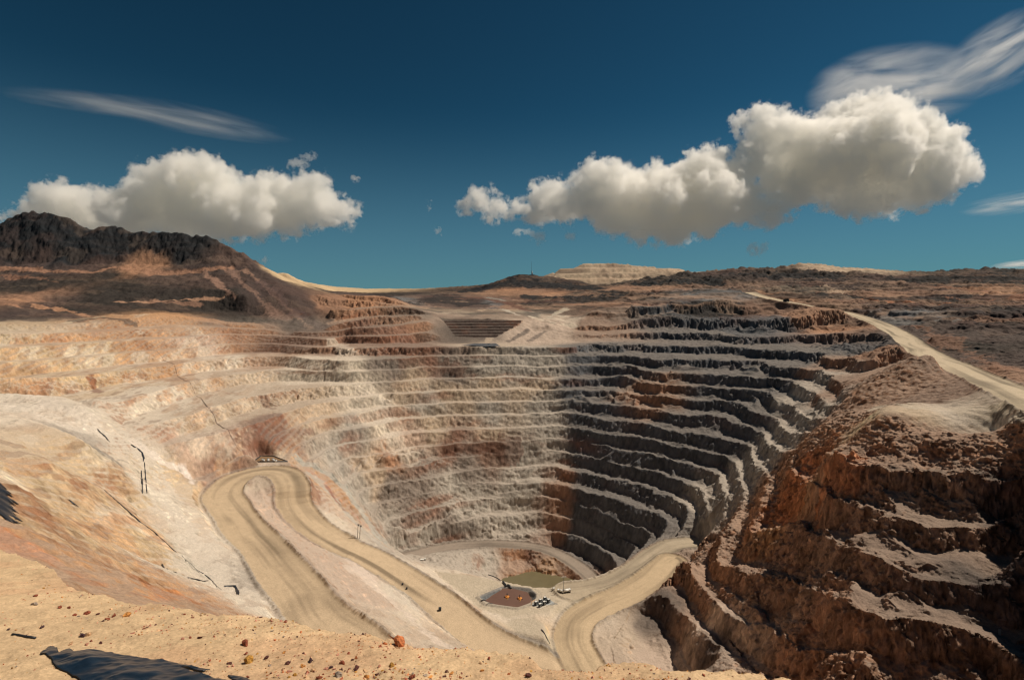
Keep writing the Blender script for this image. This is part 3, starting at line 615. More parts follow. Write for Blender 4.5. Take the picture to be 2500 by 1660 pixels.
    m = (np.abs(x + 215) < 60) & (np.abs(y - 450) < 50)
    if m.any():
        t = smooth(poly_dist(BASIN, x[m], y[m]) / 5); z[m] = z[m] * t - 136.4 * (1 - t)
    # pad: light trampled ground
    dpad = np.minimum(poly_dist(PAD, x, y), poly_dist(PAD2, x, y))
    t = smooth((dpad + 2 * n3) / 7 + .5)
    z = np.where(dpad < 12, z * t + (pad_z(x, y) + .15 * n1) * (1 - t), z)
    pc = lin((206, 190, 158)) * (1 + .05 * n1 + .04 * n3)[..., None]
    t2 = smooth((dpad + 3 * n1) / 6 + .5)[..., None]
    col = col * t2 + pc * (1 - t2)
    # roads
    for name, hw, pl in RW:
        x0, y0 = pl[:, :2].min(0) - 30; x1, y1 = pl[:, :2].max(0) + 30
        m = (x > x0) & (x < x1) & (y > y0) & (y < y1)
        if not m.any(): continue
        d, sd_, zc, s_ = seg_dist(x[m], y[m], pl)
        e = d + .8 * n1[m] + .3 * n3[m]
        t = smooth((e - hw) / 7)
        zz = zc * (1 - t) + z[m] * t
        bh = 1.6 * (0.8 + .3 * vnoise2(s_ / 14, sd_, 50) + .3 * vnoise2(s_ / 1.5, sd_, 55) + .25 * n3[m])
        zz = zz + bh * np.exp(-((e - hw - .6) / 1.3) ** 2)
        on = d < hw + 20
        zm = z[m]; zm[on] = zz[on]; z[m] = zm
        lat = d * sd_
        lat2 = lat + 2.0 * vnoise2(s_ / 40, lat * 0, 51)
        tr = 1.05 * vnoise2(s_ / 110, lat2 * .24, 52) + .26 * vnoise2(s_ / 45, lat2 * .7, 54) + .12 * vnoise2(s_ / 16, lat2 * 1.6, 53) + .45 * n1[m]
        rc = {'ramp': (196, 172, 140), 'right': (180, 164, 140), 'lower': (198, 174, 140), 'inner': (150, 136, 122), 'rim': (196, 178, 150)}[name]
        dk = np.clip(.08 + .5 * tr * np.exp(-(lat / (hw * .85)) ** 4), -.08, .5)
        cc = lin(rc) * (1 - dk)[..., None] * (1 + .05 * n3[m])[..., None]
        t = smooth((e - hw + 1) / 1.5)[..., None]
        cm = col[m]; cm = cc * (1 - t) + cm * t
        bm = np.exp(-((e - hw - .6) / 1.3) ** 2)[..., None]
        cm = cm * (1 - .28 * bm)
        if name == 'ramp':
            gb = (np.exp(-((e - hw - 2.2) / 2.0) ** 2) * (sd_ > 0) * smooth((s_ - 420) / 40))[..., None] * .85
            cm = cm * (1 - gb) + gb * lin((122, 114, 108)) * (1 + .2 * n3[m])[..., None]
        col[m] = cm
        mk = mask[m]; mk[e < hw] = 1; mask[m] = mk
    # lined pond
    m = (x > POND_OUT[:, 0].min() - 8) & (x < POND_OUT[:, 0].max() + 8) & (y > POND_OUT[:, 1].min() - 8) & (y < POND_OUT[:, 1].max() + 8)
    if m.any():
        di = poly_dist(POND_IN, x[m], y[m]); do = poly_dist(POND_OUT, x[m], y[m])
        zp = pad_z(x[m], y[m])
        up = .9 * smooth(1 - np.abs(do + 2.2) / 2.4)
        zz = np.where(do < 0, zp + up, z[m])
        zz = np.where((di < 4.5), zz - 4.2 * smooth((4.5 - di) / 6), zz)
        z[m] = zz
        cm = col[m]
        lw = (di < 4.0) & (di > -6)
        cm[lw] = lin((128, 132, 134)) * (1 + .15 * n3[m][lw])[..., None]
        lw = (di < 1.0) & (di > -.0); cm[lw] = lin((176, 148, 120))
        lw = (di >= 4.0) & (do < 0); cm[lw] = lin((182, 170, 148)) * (1 + .06 * n3[m][lw])[..., None]
        col[m] = cm
    return z, col, mask, ro, ter, fa, n3
print('ready', time.time() - T0)

# ------------------------------------------------------------------ terrain sheet: rings round the look-out, finer where nearer
du = 2.0 / QUAL
uu = np.arange(-1330, 1330 + du, du) / F
side = np.tan(np.radians(np.linspace(47.5, 66, int(30 * QUAL))))[1:]
tanv = np.concatenate([-side[::-1], uu, side])
rr_ = [14.0]
while rr_[-1] < 2350:
    r_ = rr_[-1]
    rr_.append(r_ + (max(.32, .0013 * r_) if r_ < 1000 else .0042 * r_ - 2.9) / QUAL)
rr_ = np.array(rr_)
az = np.arctan(tanv)
R_, AZ = np.meshgrid(rr_, az, indexing='ij')
X = R_ * np.sin(AZ); Y = R_ * np.cos(AZ)
nr, nc = X.shape
print('verts', X.size)
Z = np.empty(X.shape, np.float32); C = np.empty(X.shape + (3,), np.float32); M = np.empty(X.shape, np.int8)
DX = np.zeros(X.shape, np.float32); DY = np.zeros(X.shape, np.float32)
RO = np.empty(X.shape, np.float32)
CH = 150
for a in range(0, nr, CH):
    b = min(nr, a + CH)
    zc, cc, mc, ro, ter, fa, n3 = surface(X[a:b], Y[a:b])
    Z[a:b] = zc; C[a:b] = cc; M[a:b] = mc; RO[a:b] = np.minimum(ro, 1.2) * (mc != 1)
print('surface', time.time() - T0)
# rock faces: push out and in along the fall line with noise that also changes with height
gr = np.gradient(Z, axis=0) / np.gradient(R_, axis=0)
ga = np.gradient(Z, axis=1) / (np.gradient(AZ, axis=1) * R_)
nx = gr * np.sin(AZ) + ga * np.cos(AZ); ny = gr * np.cos(AZ) - ga * np.sin(AZ)
gl = np.hypot(nx, ny) + 1e-6
steep = smooth((gl - .5) / 1.0) * RO * np.clip(R_ / 120, 0.2, 1)
for a in range(0, nr, CH):
    b = min(nr, a + CH)
    n = fbm3(X[a:b] / 4.5, Y[a:b] / 4.5, Z[a:b] / 3.5, 3, 5)
    sh = 1.1 * n * steep[a:b]
    if R_[a, 0] < 620:          # broken blocks stand out on the near benches
        xa, ya, za_ = X[a:b], Y[a:b], Z[a:b]
        bl = 1 - 2 * np.abs(vnoise3(xa / 2.6, ya / 2.6, za_ / 2.2, 7)) ; bl2 = 1 - 2 * np.abs(vnoise3(xa / 1.2, ya / 1.2, za_ / 1.1, 8))
        w_ = smooth((RO[a:b] - .75) / .25) * smooth((620 - R_[a:b]) / 200) * (.12 + .88 * smooth((gl[a:b] - .45) / .5))
        sh = sh + w_ * (1.0 * bl + .9 * bl2 - .85)
        Z[a:b] += w_ * (.35 * bl + .25 * bl2)
    DX[a:b] = -nx[a:b] / gl[a:b] * sh; DY[a:b] = -ny[a:b] / gl[a:b] * sh
# colour: dust lies on the flats, bare rock, rust streaks and veins on the faces
flat = 1 - smooth((gl - .65) / .7)
for a in range(0, nr, CH):
    b = min(nr, a + CH)
    x, y, zz = X[a:b], Y[a:b], Z[a:b]
    st = fbm3(x / 14, y / 14, zz / 60, 4, 61)            # streaks running down the face
    fi = fbm3(x / 2.4, y / 2.4, zz / 9, 3, 62)
    pt = fbm3(x / 45, y / 45, zz / 16, 4, 63)
    c = C[a:b]
    rock = (1 - flat[a:b]) * (M[a:b] == 0)
    bk = np.clip(vnoise3(x / 1.1, y / 1.1, zz / 1.0, 66) * 1.8 + .2, -.6, 1.2) if R_[a, 0] < 480 else 0
    ve = fbm3(x / 1.6, y / 1.6, zz / 45, 2, 64) if R_[a, 0] < 1100 else 0
    k = np.clip(1 + rock * (.30 * st + .22 * fi + .22 * ve + np.clip((x - 80) / 40, 0, 1) * (y < 400) * (.35 * fi + .3 * bk)), .35, 2.1)[..., None]  # near right faces: extra speckle paints in sunlit and shaded rock facets
    c = c * k
    rust = (np.clip(pt * 1.8 - .25, 0, 1) * rock * (.48 - .36 * smooth((x - 60) / 60)))[..., None]
    c = c * (1 - rust) + rust * lin((158, 98, 66)) * (1 + .3 * fi)[..., None]
    dust = (flat[a:b] * .5 * (M[a:b] == 0) * np.clip(1.3 - .0 * st, 0, 1))[..., None]
    tan_ = (c.mean(-1, keepdims=True) * .6 + .17) * np.array([1.16, .97, .80]) * (1 - .12 * smooth((x - 80) / 80) * smooth((400 - y) / 60))[..., None] * (1 + .12 * fi)[..., None]
    dust = dust * np.clip(1.0 - smooth((R_[a:b] - 900) / 150)[..., None] - smooth((zz + 30) / 20)[..., None] * smooth((np.abs(x) - 250) / 60)[..., None] - .7 * ((x > 330) & (zz > -54))[..., None], 0, 1)
    c = c * (1 - dust) + tan_ * dust
    g_ = c.mean(-1, keepdims=True); C[a:b] = np.clip((g_ + (c - g_) * .9) * .86, .01, .8)
print('colour', time.time() - T0)
X = X + DX; Y = Y + DY

def ground_mat(name, bump=.5, spec=.15, sc=1.0):
    m = bpy.data.materials.new(name); m.use_nodes = True
    n = m.node_tree; b = n.nodes['Principled BSDF']
    b.inputs['Roughness'].default_value = .95
    b.inputs['Specular IOR Level'].default_value = spec
    at = n.nodes.new('ShaderNodeVertexColor'); at.layer_name = 'Col'
    tc = n.nodes.new('ShaderNodeTexCoord')
    n1 = n.nodes.new('ShaderNodeTexNoise'); n1.inputs['Scale'].default_value = .35 * sc; n1.inputs['Detail'].default_value = 10; n1.inputs['Roughness'].default_value = .7
    n2 = n.nodes.new('ShaderNodeTexNoise'); n2.inputs['Scale'].default_value = 1.6 * sc; n2.inputs['Detail'].default_value = 6; n2.inputs['Roughness'].default_value = .75
    n.links.new(tc.outputs['Object'], n1.inputs['Vector']); n.links.new(tc.outputs['Object'], n2.inputs['Vector'])
    mr = n.nodes.new('ShaderNodeMapRange'); mr.inputs['From Min'].default_value = .3; mr.inputs['From Max'].default_value = .7
    mr.inputs['To Min'].default_value = .72; mr.inputs['To Max'].default_value = 1.28
    n.links.new(n2.outputs['Fac'], mr.inputs['Value'])
    mx = n.nodes.new('ShaderNodeVectorMath'); mx.operation = 'SCALE'
    n.links.new(at.outputs['Color'], mx.inputs[0]); n.links.new(mr.outputs[0], mx.inputs['Scale'])
    n.links.new(mx.outputs[0], b.inputs['Base Color'])
    bp = n.nodes.new('ShaderNodeBump'); bp.inputs['Strength'].default_value = bump; bp.inputs['Distance'].default_value = 1.6 / sc
    n.links.new(n1.outputs['Fac'], bp.inputs['Height'])
    n.links.new(bp.outputs[0], b.inputs['Normal'])
    return m
M_ROCK = ground_mat('rock_ground', .7)
M_ROAD = ground_mat('road_dirt', .15)
M_HILL = ground_mat('hill_ground', .8)

def grid_obj(name, faces, V, Cc, mat):
    used = np.zeros(len(V), bool); used[faces.ravel()] = True
    idx = np.full(len(V), -1, np.int64); idx[used] = np.arange(used.sum())
    faces = idx[faces]; V = V[used]; Cc = Cc[used]
    me = bpy.data.meshes.new(name)
    me.vertices.add(len(V)); me.vertices.foreach_set('co', V.astype(np.float32).ravel())
    me.loops.add(faces.size); me.loops.foreach_set('vertex_index', faces.astype(np.int32).ravel())
    me.polygons.add(len(faces)); me.polygons.foreach_set('loop_start', np.arange(0, faces.size, 4, dtype=np.int32))
    me.polygons.foreach_set('use_smooth', np.ones(len(faces), bool))
    at = me.color_attributes.new('Col', 'FLOAT_COLOR', 'POINT')
    at.data.foreach_set('color', np.c_[Cc, np.ones(len(Cc))].astype(np.float32).ravel())
    me.update(calc_edges=True)
    me.materials.append(mat)
    o = bpy.data.objects.new(name, me); COL.objects.link(o)
    return o
ii = (np.arange(nr - 1)[:, None] * nc + np.arange(nc - 1)[None, :])
FC = np.stack([ii, ii + 1, ii + nc + 1, ii + nc], -1).reshape(-1, 4)
MF = M[:-1, :-1].ravel()
VV = np.c_[X.ravel(), Y.ravel(), Z.ravel()]; CC = C.reshape(-1, 3)
tag(grid_obj('terrain', FC[MF == 0], VV, CC, M_ROCK), 'terraced walls and slopes of the open pit', kind='structure')
tag(grid_obj('road', FC[MF == 1], VV, CC, M_ROAD), 'tan dirt haul roads', kind='structure')
tag(grid_obj('hills', FC[MF == 2], VV, CC, M_HILL), 'dark rocky hills and spoil heaps round the pit', kind='structure')
print('terrain', time.time() - T0)
#--END-TERRAIN
# ------------------------------------------------------------------ the look-out ledge in front
EDGE = [(-1400,1180),(-600,1235),(-250,1290),(0,1338),(65,1362),(130,1393),(165,1427),(230,1450),(329,1473),(421,1485),(500,1500),(560,1506),(643,1511),(765,1534),(900,1546),(1000,1575),(1100,1583),(1180,1590),(1240,1597),(1290,1603),(1325,1632),(1400,1641),(1445,1645),(1480,1624),(1560,1628),(1640,1645),(1700,1640),(1800,1638),(1900,1653),(2000,1658),(2200,1690),(2600,1760),(3600,1800)]
LSL = 0.36
e_az = []; e_r = []
for u, v in EDGE:
    d = ray(u, v); t = 1.7 / (-d[2] - LSL * d[1]); e_az.append(math.atan2(d[0], d[1])); e_r.append(t * math.hypot(d[0], d[1]))
e_az = np.array(e_az); e_r = np.array(e_r)
def ledge(x, y, fine=True):
    r = np.hypot(x, y); a = np.arctan2(x, y)
    re = np.interp(a, e_az, e_r) * (1 + .012 * fbm2(a * 60, a * 0 + 3, 3, 80))
    z = -1.7 - LSL * np.maximum(y, -1) * (1 - .12 * smooth((3 - y) / 4))
    z = z + .05 * fbm2(x / 1.1, y / 1.1, 3, 81) * smooth(r / 4) + .018 * fbm2(x / .22, y / .22, 3, 82)
    if fine: z = z + .006 * ridge2(x / .05, y / .05, 3, 83)
    # hollow where the sheet lies
    z = z - .10 * np.exp(-(((x + 2.0) / 1.3) ** 2 + ((y - 3.0) / .6) ** 2))
    ex = np.maximum(0, r - re)
    z = z - np.where(ex > 0, .25 * ex + 1.6 * ex * smooth(ex / .8), 0)
    return z
def on_ledge(u, v):             # a photo direction met with the ledge
    d = ray(u, v); t = 1.7 / (-d[2] - LSL * d[1])
    for _ in range(12):
        x, y = d[0] * t, d[1] * t
        zl = float(ledge(np.array([x]), np.array([y]))[0]); t += (zl - d[2] * t) / (d[2] + LSL * d[1]) * .8
    return Vector((d[0] * t, d[1] * t, zl))
lu = np.concatenate([-side[::-1][::2], np.arange(-1330, 1330, 2.6) / F, side[::2]])
lr = [0.5]
while lr[-1] < 15: lr.append(lr[-1] * 1.0042 + .002)
while lr[-1] < 34: lr.append(lr[-1] * 1.02)
LR, LA = np.meshgrid(np.array(lr), np.arctan(lu), indexing='ij')
LX = LR * np.sin(LA); LYY = LR * np.cos(LA); LZ = ledge(LX, LYY)
g1 = fbm2(LX / .9, LYY / .9, 4, 90); g2 = fbm2(LX / .12, LYY / .12, 3, 91); g3 = vnoise2(LX / .03, LYY / .03, 92)
lc = lin((214, 184, 146)) * (1 + .10 * g1 + .10 * g2 + .06 * g3)[..., None]
red = smooth((fbm2(LX / 1.6, LYY / 1.2, 3, 93) + .35 - LYY * .05) / .7)[..., None] * .35
lc = lc * (1 - red) + red * lin((196, 150, 118)) * (1 + .2 * g2)[..., None]
lc = np.clip(lc * .86, .02, .8)
nr2, nc2 = LX.shape
ii = (np.arange(nr2 - 1)[:, None] * nc2 + np.arange(nc2 - 1)[None, :])
FC2 = np.stack([ii, ii + 1, ii + nc2 + 1, ii + nc2], -1).reshape(-1, 4)
M_SAND = ground_mat('ledge_sand', .35, .1, 22.0)
tag(grid_obj('ground', FC2, np.c_[LX.ravel(), LYY.ravel(), LZ.ravel()], lc.reshape(-1, 3), M_SAND), 'pale sandy ledge in the foreground', kind='structure')
print('ledge', time.time() - T0)

# ------------------------------------------------------------------ materials and mesh helpers for objects
def mat(name, c, rough=.7, metal=0.0, noise=.15, scale=8.0, bump=0.0, emit=None, spec=.4):
    m = bpy.data.materials.new(name); m.use_nodes = True; n = m.node_tree; b = n.nodes['Principled BSDF']
    b.inputs['Roughness'].default_value = rough; b.inputs['Metallic'].default_value = metal; b.inputs['Specular IOR Level'].default_value = spec
    tc = n.nodes.new('ShaderNodeTexCoord'); nz = n.nodes.new('ShaderNodeTexNoise'); nz.inputs['Scale'].default_value = scale; nz.inputs['Detail'].default_value = 6
    n.links.new(tc.outputs['Object'], nz.inputs['Vector'])
    mr = n.nodes.new('ShaderNodeMapRange'); mr.inputs['From Min'].default_value = .3; mr.inputs['From Max'].default_value = .7
    mr.inputs['To Min'].default_value = 1 - noise; mr.inputs['To Max'].default_value = 1 + noise
    n.links.new(nz.outputs['Fac'], mr.inputs['Value'])
    vm = n.nodes.new('ShaderNodeVectorMath'); vm.operation = 'SCALE'; vm.inputs[0].default_value = tuple(lin(c))
    n.links.new(mr.outputs[0], vm.inputs['Scale']); n.links.new(vm.outputs[0], b.inputs['Base Color'])
    if bump:
        bp = n.nodes.new('ShaderNodeBump'); bp.inputs['Strength'].default_value = bump; bp.inputs['Distance'].default_value = 1.0 / scale
        n.links.new(nz.outputs['Fac'], bp.inputs['Height']); n.links.new(bp.outputs[0], b.inputs['Normal'])
    return m
import bmesh
class MB:
    def __init__(s): s.bm = bmesh.new()
    def box(s, c, d, rz=0, bev=0):
        g = bmesh.ops.create_cube(s.bm, size=1)
        bmesh.ops.scale(s.bm, vec=d, verts=g['verts'])
        if bev:
            es = list({e for v in g['verts'] for e in v.link_edges})
            g2 = bmesh.ops.bevel(s.bm, geom=es, offset=bev, segments=2, affect='EDGES')
            vs = list({v for f in g2['faces'] for v in f.verts} | {v for v in g['verts'] if v.is_valid})
        else: vs = g['verts']
        bmesh.ops.rotate(s.bm, cent=(0, 0, 0), matrix=Matrix.Rotation(rz, 3, 'Z'), verts=vs)
        bmesh.ops.translate(s.bm, vec=c, verts=vs)
        return s
    def cyl(s, a, b, r1, r2=None, n=12):
        a = Vector(a); b = Vector(b); r2 = r1 if r2 is None else r2
        g = bmesh.ops.create_cone(s.bm, cap_ends=True, segments=n, radius1=r1, radius2=max(r2, 1e-4), depth=(b - a).length)
        q = (b - a).to_track_quat('Z', 'Y').to_matrix()
        bmesh.ops.rotate(s.bm, cent=(0, 0, 0), matrix=q, verts=g['verts'])
        bmesh.ops.translate(s.bm, vec=(a + b) / 2, verts=g['verts'])
        return s
    def prism(s, prof, y0, y1):     # profile in x,z extruded along y
        v0 = [s.bm.verts.new((x, y0, z)) for x, z in prof]; v1 = [s.bm.verts.new((x, y1, z)) for x, z in prof]
        n = len(prof)
        for i in range(n): s.bm.faces.new((v0[i], v0[(i+1) % n], v1[(i+1) % n], v1[i]))
        s.bm.faces.new(v0[::-1]); s.bm.faces.new(v1)
        bmesh.ops.recalc_face_normals(s.bm, faces=s.bm.faces[:])
        return s
    def build(s, name, m, parent=None, smooth_=False):
        me = bpy.data.meshes.new(name); s.bm.to_mesh(me); s.bm.free()
        if smooth_: me.polygons.foreach_set('use_smooth', np.ones(len(me.polygons), bool))
        me.materials.append(m); o = bpy.data.objects.new(name, me); COL.objects.link(o); o.parent = parent
        return o
def empty(name, loc, rz=0, label=None, cat=None, group=None):
    o = bpy.data.objects.new(name, None); COL.objects.link(o); o.location = loc; o.rotation_euler = (0, 0, rz); o.empty_display_size = .5
    return tag(o, label, cat, group)
def copy_tree(o, parent=None):
    c = o.copy(); COL.objects.link(c); c.parent = parent
    for ch in [k for k in bpy.data.objects if k.parent == o]: copy_tree(ch, c)
    return c
def tube(name, pts, rad, m, parent=None, n=8):
    pts = [Vector(p) for p in pts]; V = []; Fq = []
    for i, p in enumerate(pts):
        d = (pts[min(i+1, len(pts)-1)] - pts[max(i-1, 0)]).normalized(); q = d.to_track_quat('Z', 'Y')
        for k in range(n): V.append(p + q @ Vector((math.cos(2*math.pi*k/n) * rad, math.sin(2*math.pi*k/n) * rad, 0)))
    for i in range(len(pts) - 1):
        for k in range(n): Fq.append((i*n+k, i*n+(k+1) % n, (i+1)*n+(k+1) % n, (i+1)*n+k))
    Fq.append(tuple(range(n))[::-1]); Fq.append(tuple((len(pts)-1)*n+k for k in range(n)))
    me = bpy.data.meshes.new(name); me.from_pydata([tuple(v) for v in V], [], Fq); me.update()
    me.polygons.foreach_set('use_smooth', np.ones(len(me.polygons), bool)); me.materials.append(m)
    o = bpy.data.objects.new(name, me); COL.objects.link(o); o.parent = parent
    return o

def gz(x, y):
    return float(surface(np.array([[float(x)]]), np.array([[float(y)]]))[0][0, 0])
def ground_at(u, v):            # a photo direction met with the finished ground
    d = ray(u, v); x0, y0 = hit(u, v); t0 = y0 / d[1]
    t = np.linspace(t0 * .86, t0 * 1.2, 400)[None, :]
    z = surface(d[0] * t, d[1] * t)[0][0]; zr = d[2] * t[0]
    w = np.nonzero(z > zr)[0]; i = w[0] if len(w) else int(np.argmin(np.abs(z - zr)))
    return Vector((d[0] * t[0, i], d[1] * t[0, i], z[i]))
def on_pad(u, v, lift=0.0):
    d = ray(u, v); t = PADPL[2] / (d[2] - PADPL[0] * d[0] - PADPL[1] * d[1])
    p = d * t; return Vector((p[0], p[1], gz(p[0], p[1]) + lift))

WHITE = mat('white_paint', (225, 224, 218), .5, noise=.08); GREYM = mat('grey_steel', (128, 134, 138), .45, .4, noise=.1)
DARKM = mat('dark_steel', (44, 48, 54), .5, .2, noise=.2); BLACKP = mat('black_plastic', (26, 34, 44), .38, 0, noise=.3, scale=3, spec=.5)
RUBBER = mat('tyre_rubber', (30, 30, 32), .9, noise=.2); ORANGE = mat('orange_float', (214, 140, 64), .6, noise=.12); GLASS = mat('dark_glass', (30, 42, 50), .1, noise=.02)
CONC = mat('concrete', (150, 152, 150), .9, noise=.15, scale=2); YELM = mat('yellow_paint', (208, 158, 60), .5, noise=.15, scale=2); WOOD = mat('pole_wood', (78, 66, 58), .9, noise=.3)

def water_mat(name, c, rough=.12):
    m = mat(name, c, rough, noise=.07, scale=.12, spec=.5)
    n = m.node_tree; b = n.nodes['Principled BSDF']; nz = n.nodes.new('ShaderNodeTexNoise'); nz.inputs['Scale'].default_value = 1.4; nz.inputs['Detail'].default_value = 4
    tc = n.nodes.new('ShaderNodeTexCoord'); n.links.new(tc.outputs['Object'], nz.inputs['Vector'])
    bp = n.nodes.new('ShaderNodeBump'); bp.inputs['Strength'].default_value = .12; bp.inputs['Distance'].default_value = .2
    n.links.new(nz.outputs['Fac'], bp.inputs['Height']); n.links.new(bp.outputs[0], b.inputs['Normal'])
    return m
def sheet(name, pl, z, m):
    me = bpy.data.meshes.new(name); me.from_pydata([(p[0], p[1], z) for p in pl], [], [tuple(range(len(pl)))]); me.materials.append(m)
    o = bpy.data.objects.new(name, me); COL.objects.link(o); return o
ctr = POND_IN.mean(0); pz = float(pad_z(ctr[0], ctr[1])) - 3.1
tag(sheet('water', ctr + (POND_IN - ctr) * 1.16, pz, water_mat('brown_water', (112, 86, 74))), 'brown water in the lined pond', kind='structure')
tag(sheet('water', np.array([[-25, 428], [-8, 470], [8, 486], [30, 486], [60, 478], [84, 462], [92, 446], [80, 420], [20, 405]], float), -257.6, water_mat('green_water', (108, 100, 76))), 'murky green water at the bottom of the pit', kind='structure')

# floating pumps
def float_pump(u, v, label):
    d = ray(u, v); t = pz / d[2]
    r_ = empty('floating_pump', (d[0]*t, d[1]*t, pz), random.uniform(-.3, .3), label, 'pump', 'orange floats on the brown pond')
    b = MB()
    for k in range(8):
        a = k * math.pi / 4; b.cyl((.9*math.cos(a), .9*math.sin(a), .25), (1.5*math.cos(a+.785), 1.5*math.sin(a+.785), .25), .42, .42, 10)
    b.cyl((0, 0, .05), (0, 0, 1.0), 1.15, .5, 14)
    b.build('float', ORANGE, r_, True)
    MB().cyl((0, 0, .6), (0, 0, 2.5), .36, .3, 12).cyl((0, 0, 2.5), (0, 0, 2.75), .45, .3, 12).build('motor', DARKM, r_, True)
    tube('outlet_pipe', [(0, 0, .9), (.5, -1.2, .7), (.8, -2.4, .2), (.6, -3.4, -.1)], .14, YELM, r_)
    MB().box((-1.7, 0, .1), (1.2, .5, .3), .4, .05).build('walkway', DARKM, r_); MB().box((1.7, -.3, .1), (1.0, .5, .3), -.4, .05).build('walkway', DARKM, r_)
    return r_
float_pump(1238, 1457, 'orange floating pump with black motor, nearer the middle of the brown pond')
float_pump(1269, 1461, 'orange floating pump with black motor, nearer the pump station end of the brown pond')
# dark pipes and hoses round the pond
def pad_tube(name, pts, rad, m, label, cat, lift=.15, group=None):
    p = [on_pad(u, v, lift) for u, v in pts]; q = []
    for a, b in zip(p[:-1], p[1:]):
        for t in np.linspace(0, 1, 5)[:-1]:
            c = a.lerp(b, t); c.z = max(gz(c.x, c.y) + lift, pz + .1); q.append(c)
    q.append(p[-1])
    return tag(tube(name, q, rad, m), label, cat, group)
pad_tube('black_pipe', [(1228, 1421), (1231, 1425), (1236, 1431)], .75, DARKM, 'thick black pipe leading from the pad over the far rim into the brown pond', 'pipe', .6)
pad_tube('black_pipe', [(1239, 1429), (1243, 1430), (1248, 1433)], .8, DARKM, 'short thick black pipe beside the pipe at the far rim of the brown pond', 'pipe', .5)
pad_tube('black_pipe', [(1174, 1469), (1179, 1469), (1183, 1465), (1187, 1462)], .4, DARKM, 'dark pipe over the left corner of the brown pond', 'pipe', .4)
pad_tube('black_hose', [(1187, 1478), (1197, 1474), (1203, 1470), (1206, 1468)], .16, DARKM, 'thin dark hose lying across the near left bank of the brown pond', 'hose', .2)
pad_tube('black_pipe', [(1192, 1408), (1205, 1411), (1214, 1414), (1222, 1418)], .35, DARKM, 'dark pipe lying on the pad behind the brown pond', 'pipe', .3)
pad_tube('black_pipe', [(1322, 1537), (1330, 1545), (1342, 1558)], .35, DARKM, 'dark pipe lying beside the triangular sand bed', 'pipe', .3)
# fence round the pond
fr = empty('fence', (0, 0, 0), 0, 'thin post and wire fence round the brown pond', 'fence')
fo = ctr + (POND_OUT - ctr) * 1.04; fp = []
for a, b in zip(fo, np.roll(fo, -1, 0)):
    n = max(1, int(np.linalg.norm(b - a) / 3.5))
    for t in np.arange(n) / n: c = a * (1 - t) + b * t; fp.append((c[0], c[1], gz(*c)))
for p in fp: MB().cyl((p[0], p[1], p[2] - .2), (p[0], p[1], p[2] + 1.9), .05, .05, 6).build('post', GREYM, fr)
for h_ in (.9, 1.8): tube('wire', [(p[0], p[1], p[2] + h_) for p in fp + fp[:1]], .02, GREYM, fr, 5)

# pump station beside the pond
pc0 = on_pad(1326, 1474); ang = math.radians(38)
slab = empty('equipment_slab', (pc0.x, pc0.y, pc0.z), ang, 'grey concrete slab with low rails beside the pond', 'slab')
MB().box((0, 0, .12), (14, 9, .3), 0, .03).build('slab', CONC, slab)
MB().box((0, -5.3, .15), (15, .5, .5)).box((0, -6.4, .15), (15, .35, .4)).build('pipe_rack', GREYM, slab)
b = MB()
for k in range(8): b.cyl((-7 + 2 * k, -4.5, .2), (-7 + 2 * k, -4.5, 1.5), .06, .06, 6)
b.cyl((-7, -4.5, 1.5), (7, -4.5, 1.5), .05, .05, 6); b.build('handrail', GREYM, slab)
b = MB(); b.cyl((-7.2, 3.8, .2), (-7.2, 3.8, 2.4), .12, .12, 8).cyl((-7.2, 3.8, 2.3), (-4, 4.6, 2.3), .1, .1, 8).cyl((-4, 4.6, .2), (-4, 4.6, 2.4), .12, .12, 8); b.build('frame', ORANGE, slab)
def pump_unit(loc, rz):
    r_ = empty('pump_cabinet', loc, rz)
    MB().box((0, 0, 1.3), (2.0, 1.7, 2.4), 0, .06).build('cabinet', DARKM, r_)
    rf = MB().box((0, 0, 2.6), (1.7, 1.4, .25), 0, .06).build('roof', WHITE, r_); MB().cyl((.5, .3, 2.65), (.5, .3, 3.3), .14, .14, 8).build('exhaust', GREYM, rf)
    MB().box((0, -.88, 1.1), (1.2, .06, 1.3)).build('door', GREYM, r_)
    return r_
pu = None
names_ = ['near left', 'near right', 'middle left', 'middle right', 'far left', 'far right']
R2 = Matrix.Rotation(ang, 3, 'Z')
for i, (px, py) in enumerate([(-5, 1.8), (-4.4, -1.8), (-.8, 2.0), (-.4, -1.6), (3.4, 2.0), (3.8, -1.4)]):
    w = R2 @ Vector((px, py, .27)) + pc0
    o = pump_unit(w, ang) if pu is None else copy_tree(pu); pu = pu or o
    o.location = w; o.rotation_euler.z = ang + random.uniform(-.08, .08)
    tag(o, 'dark cabinet with white roof, %s of six on the slab by the pond' % names_[i], 'pump cabinet', 'pump cabinets on the slab')

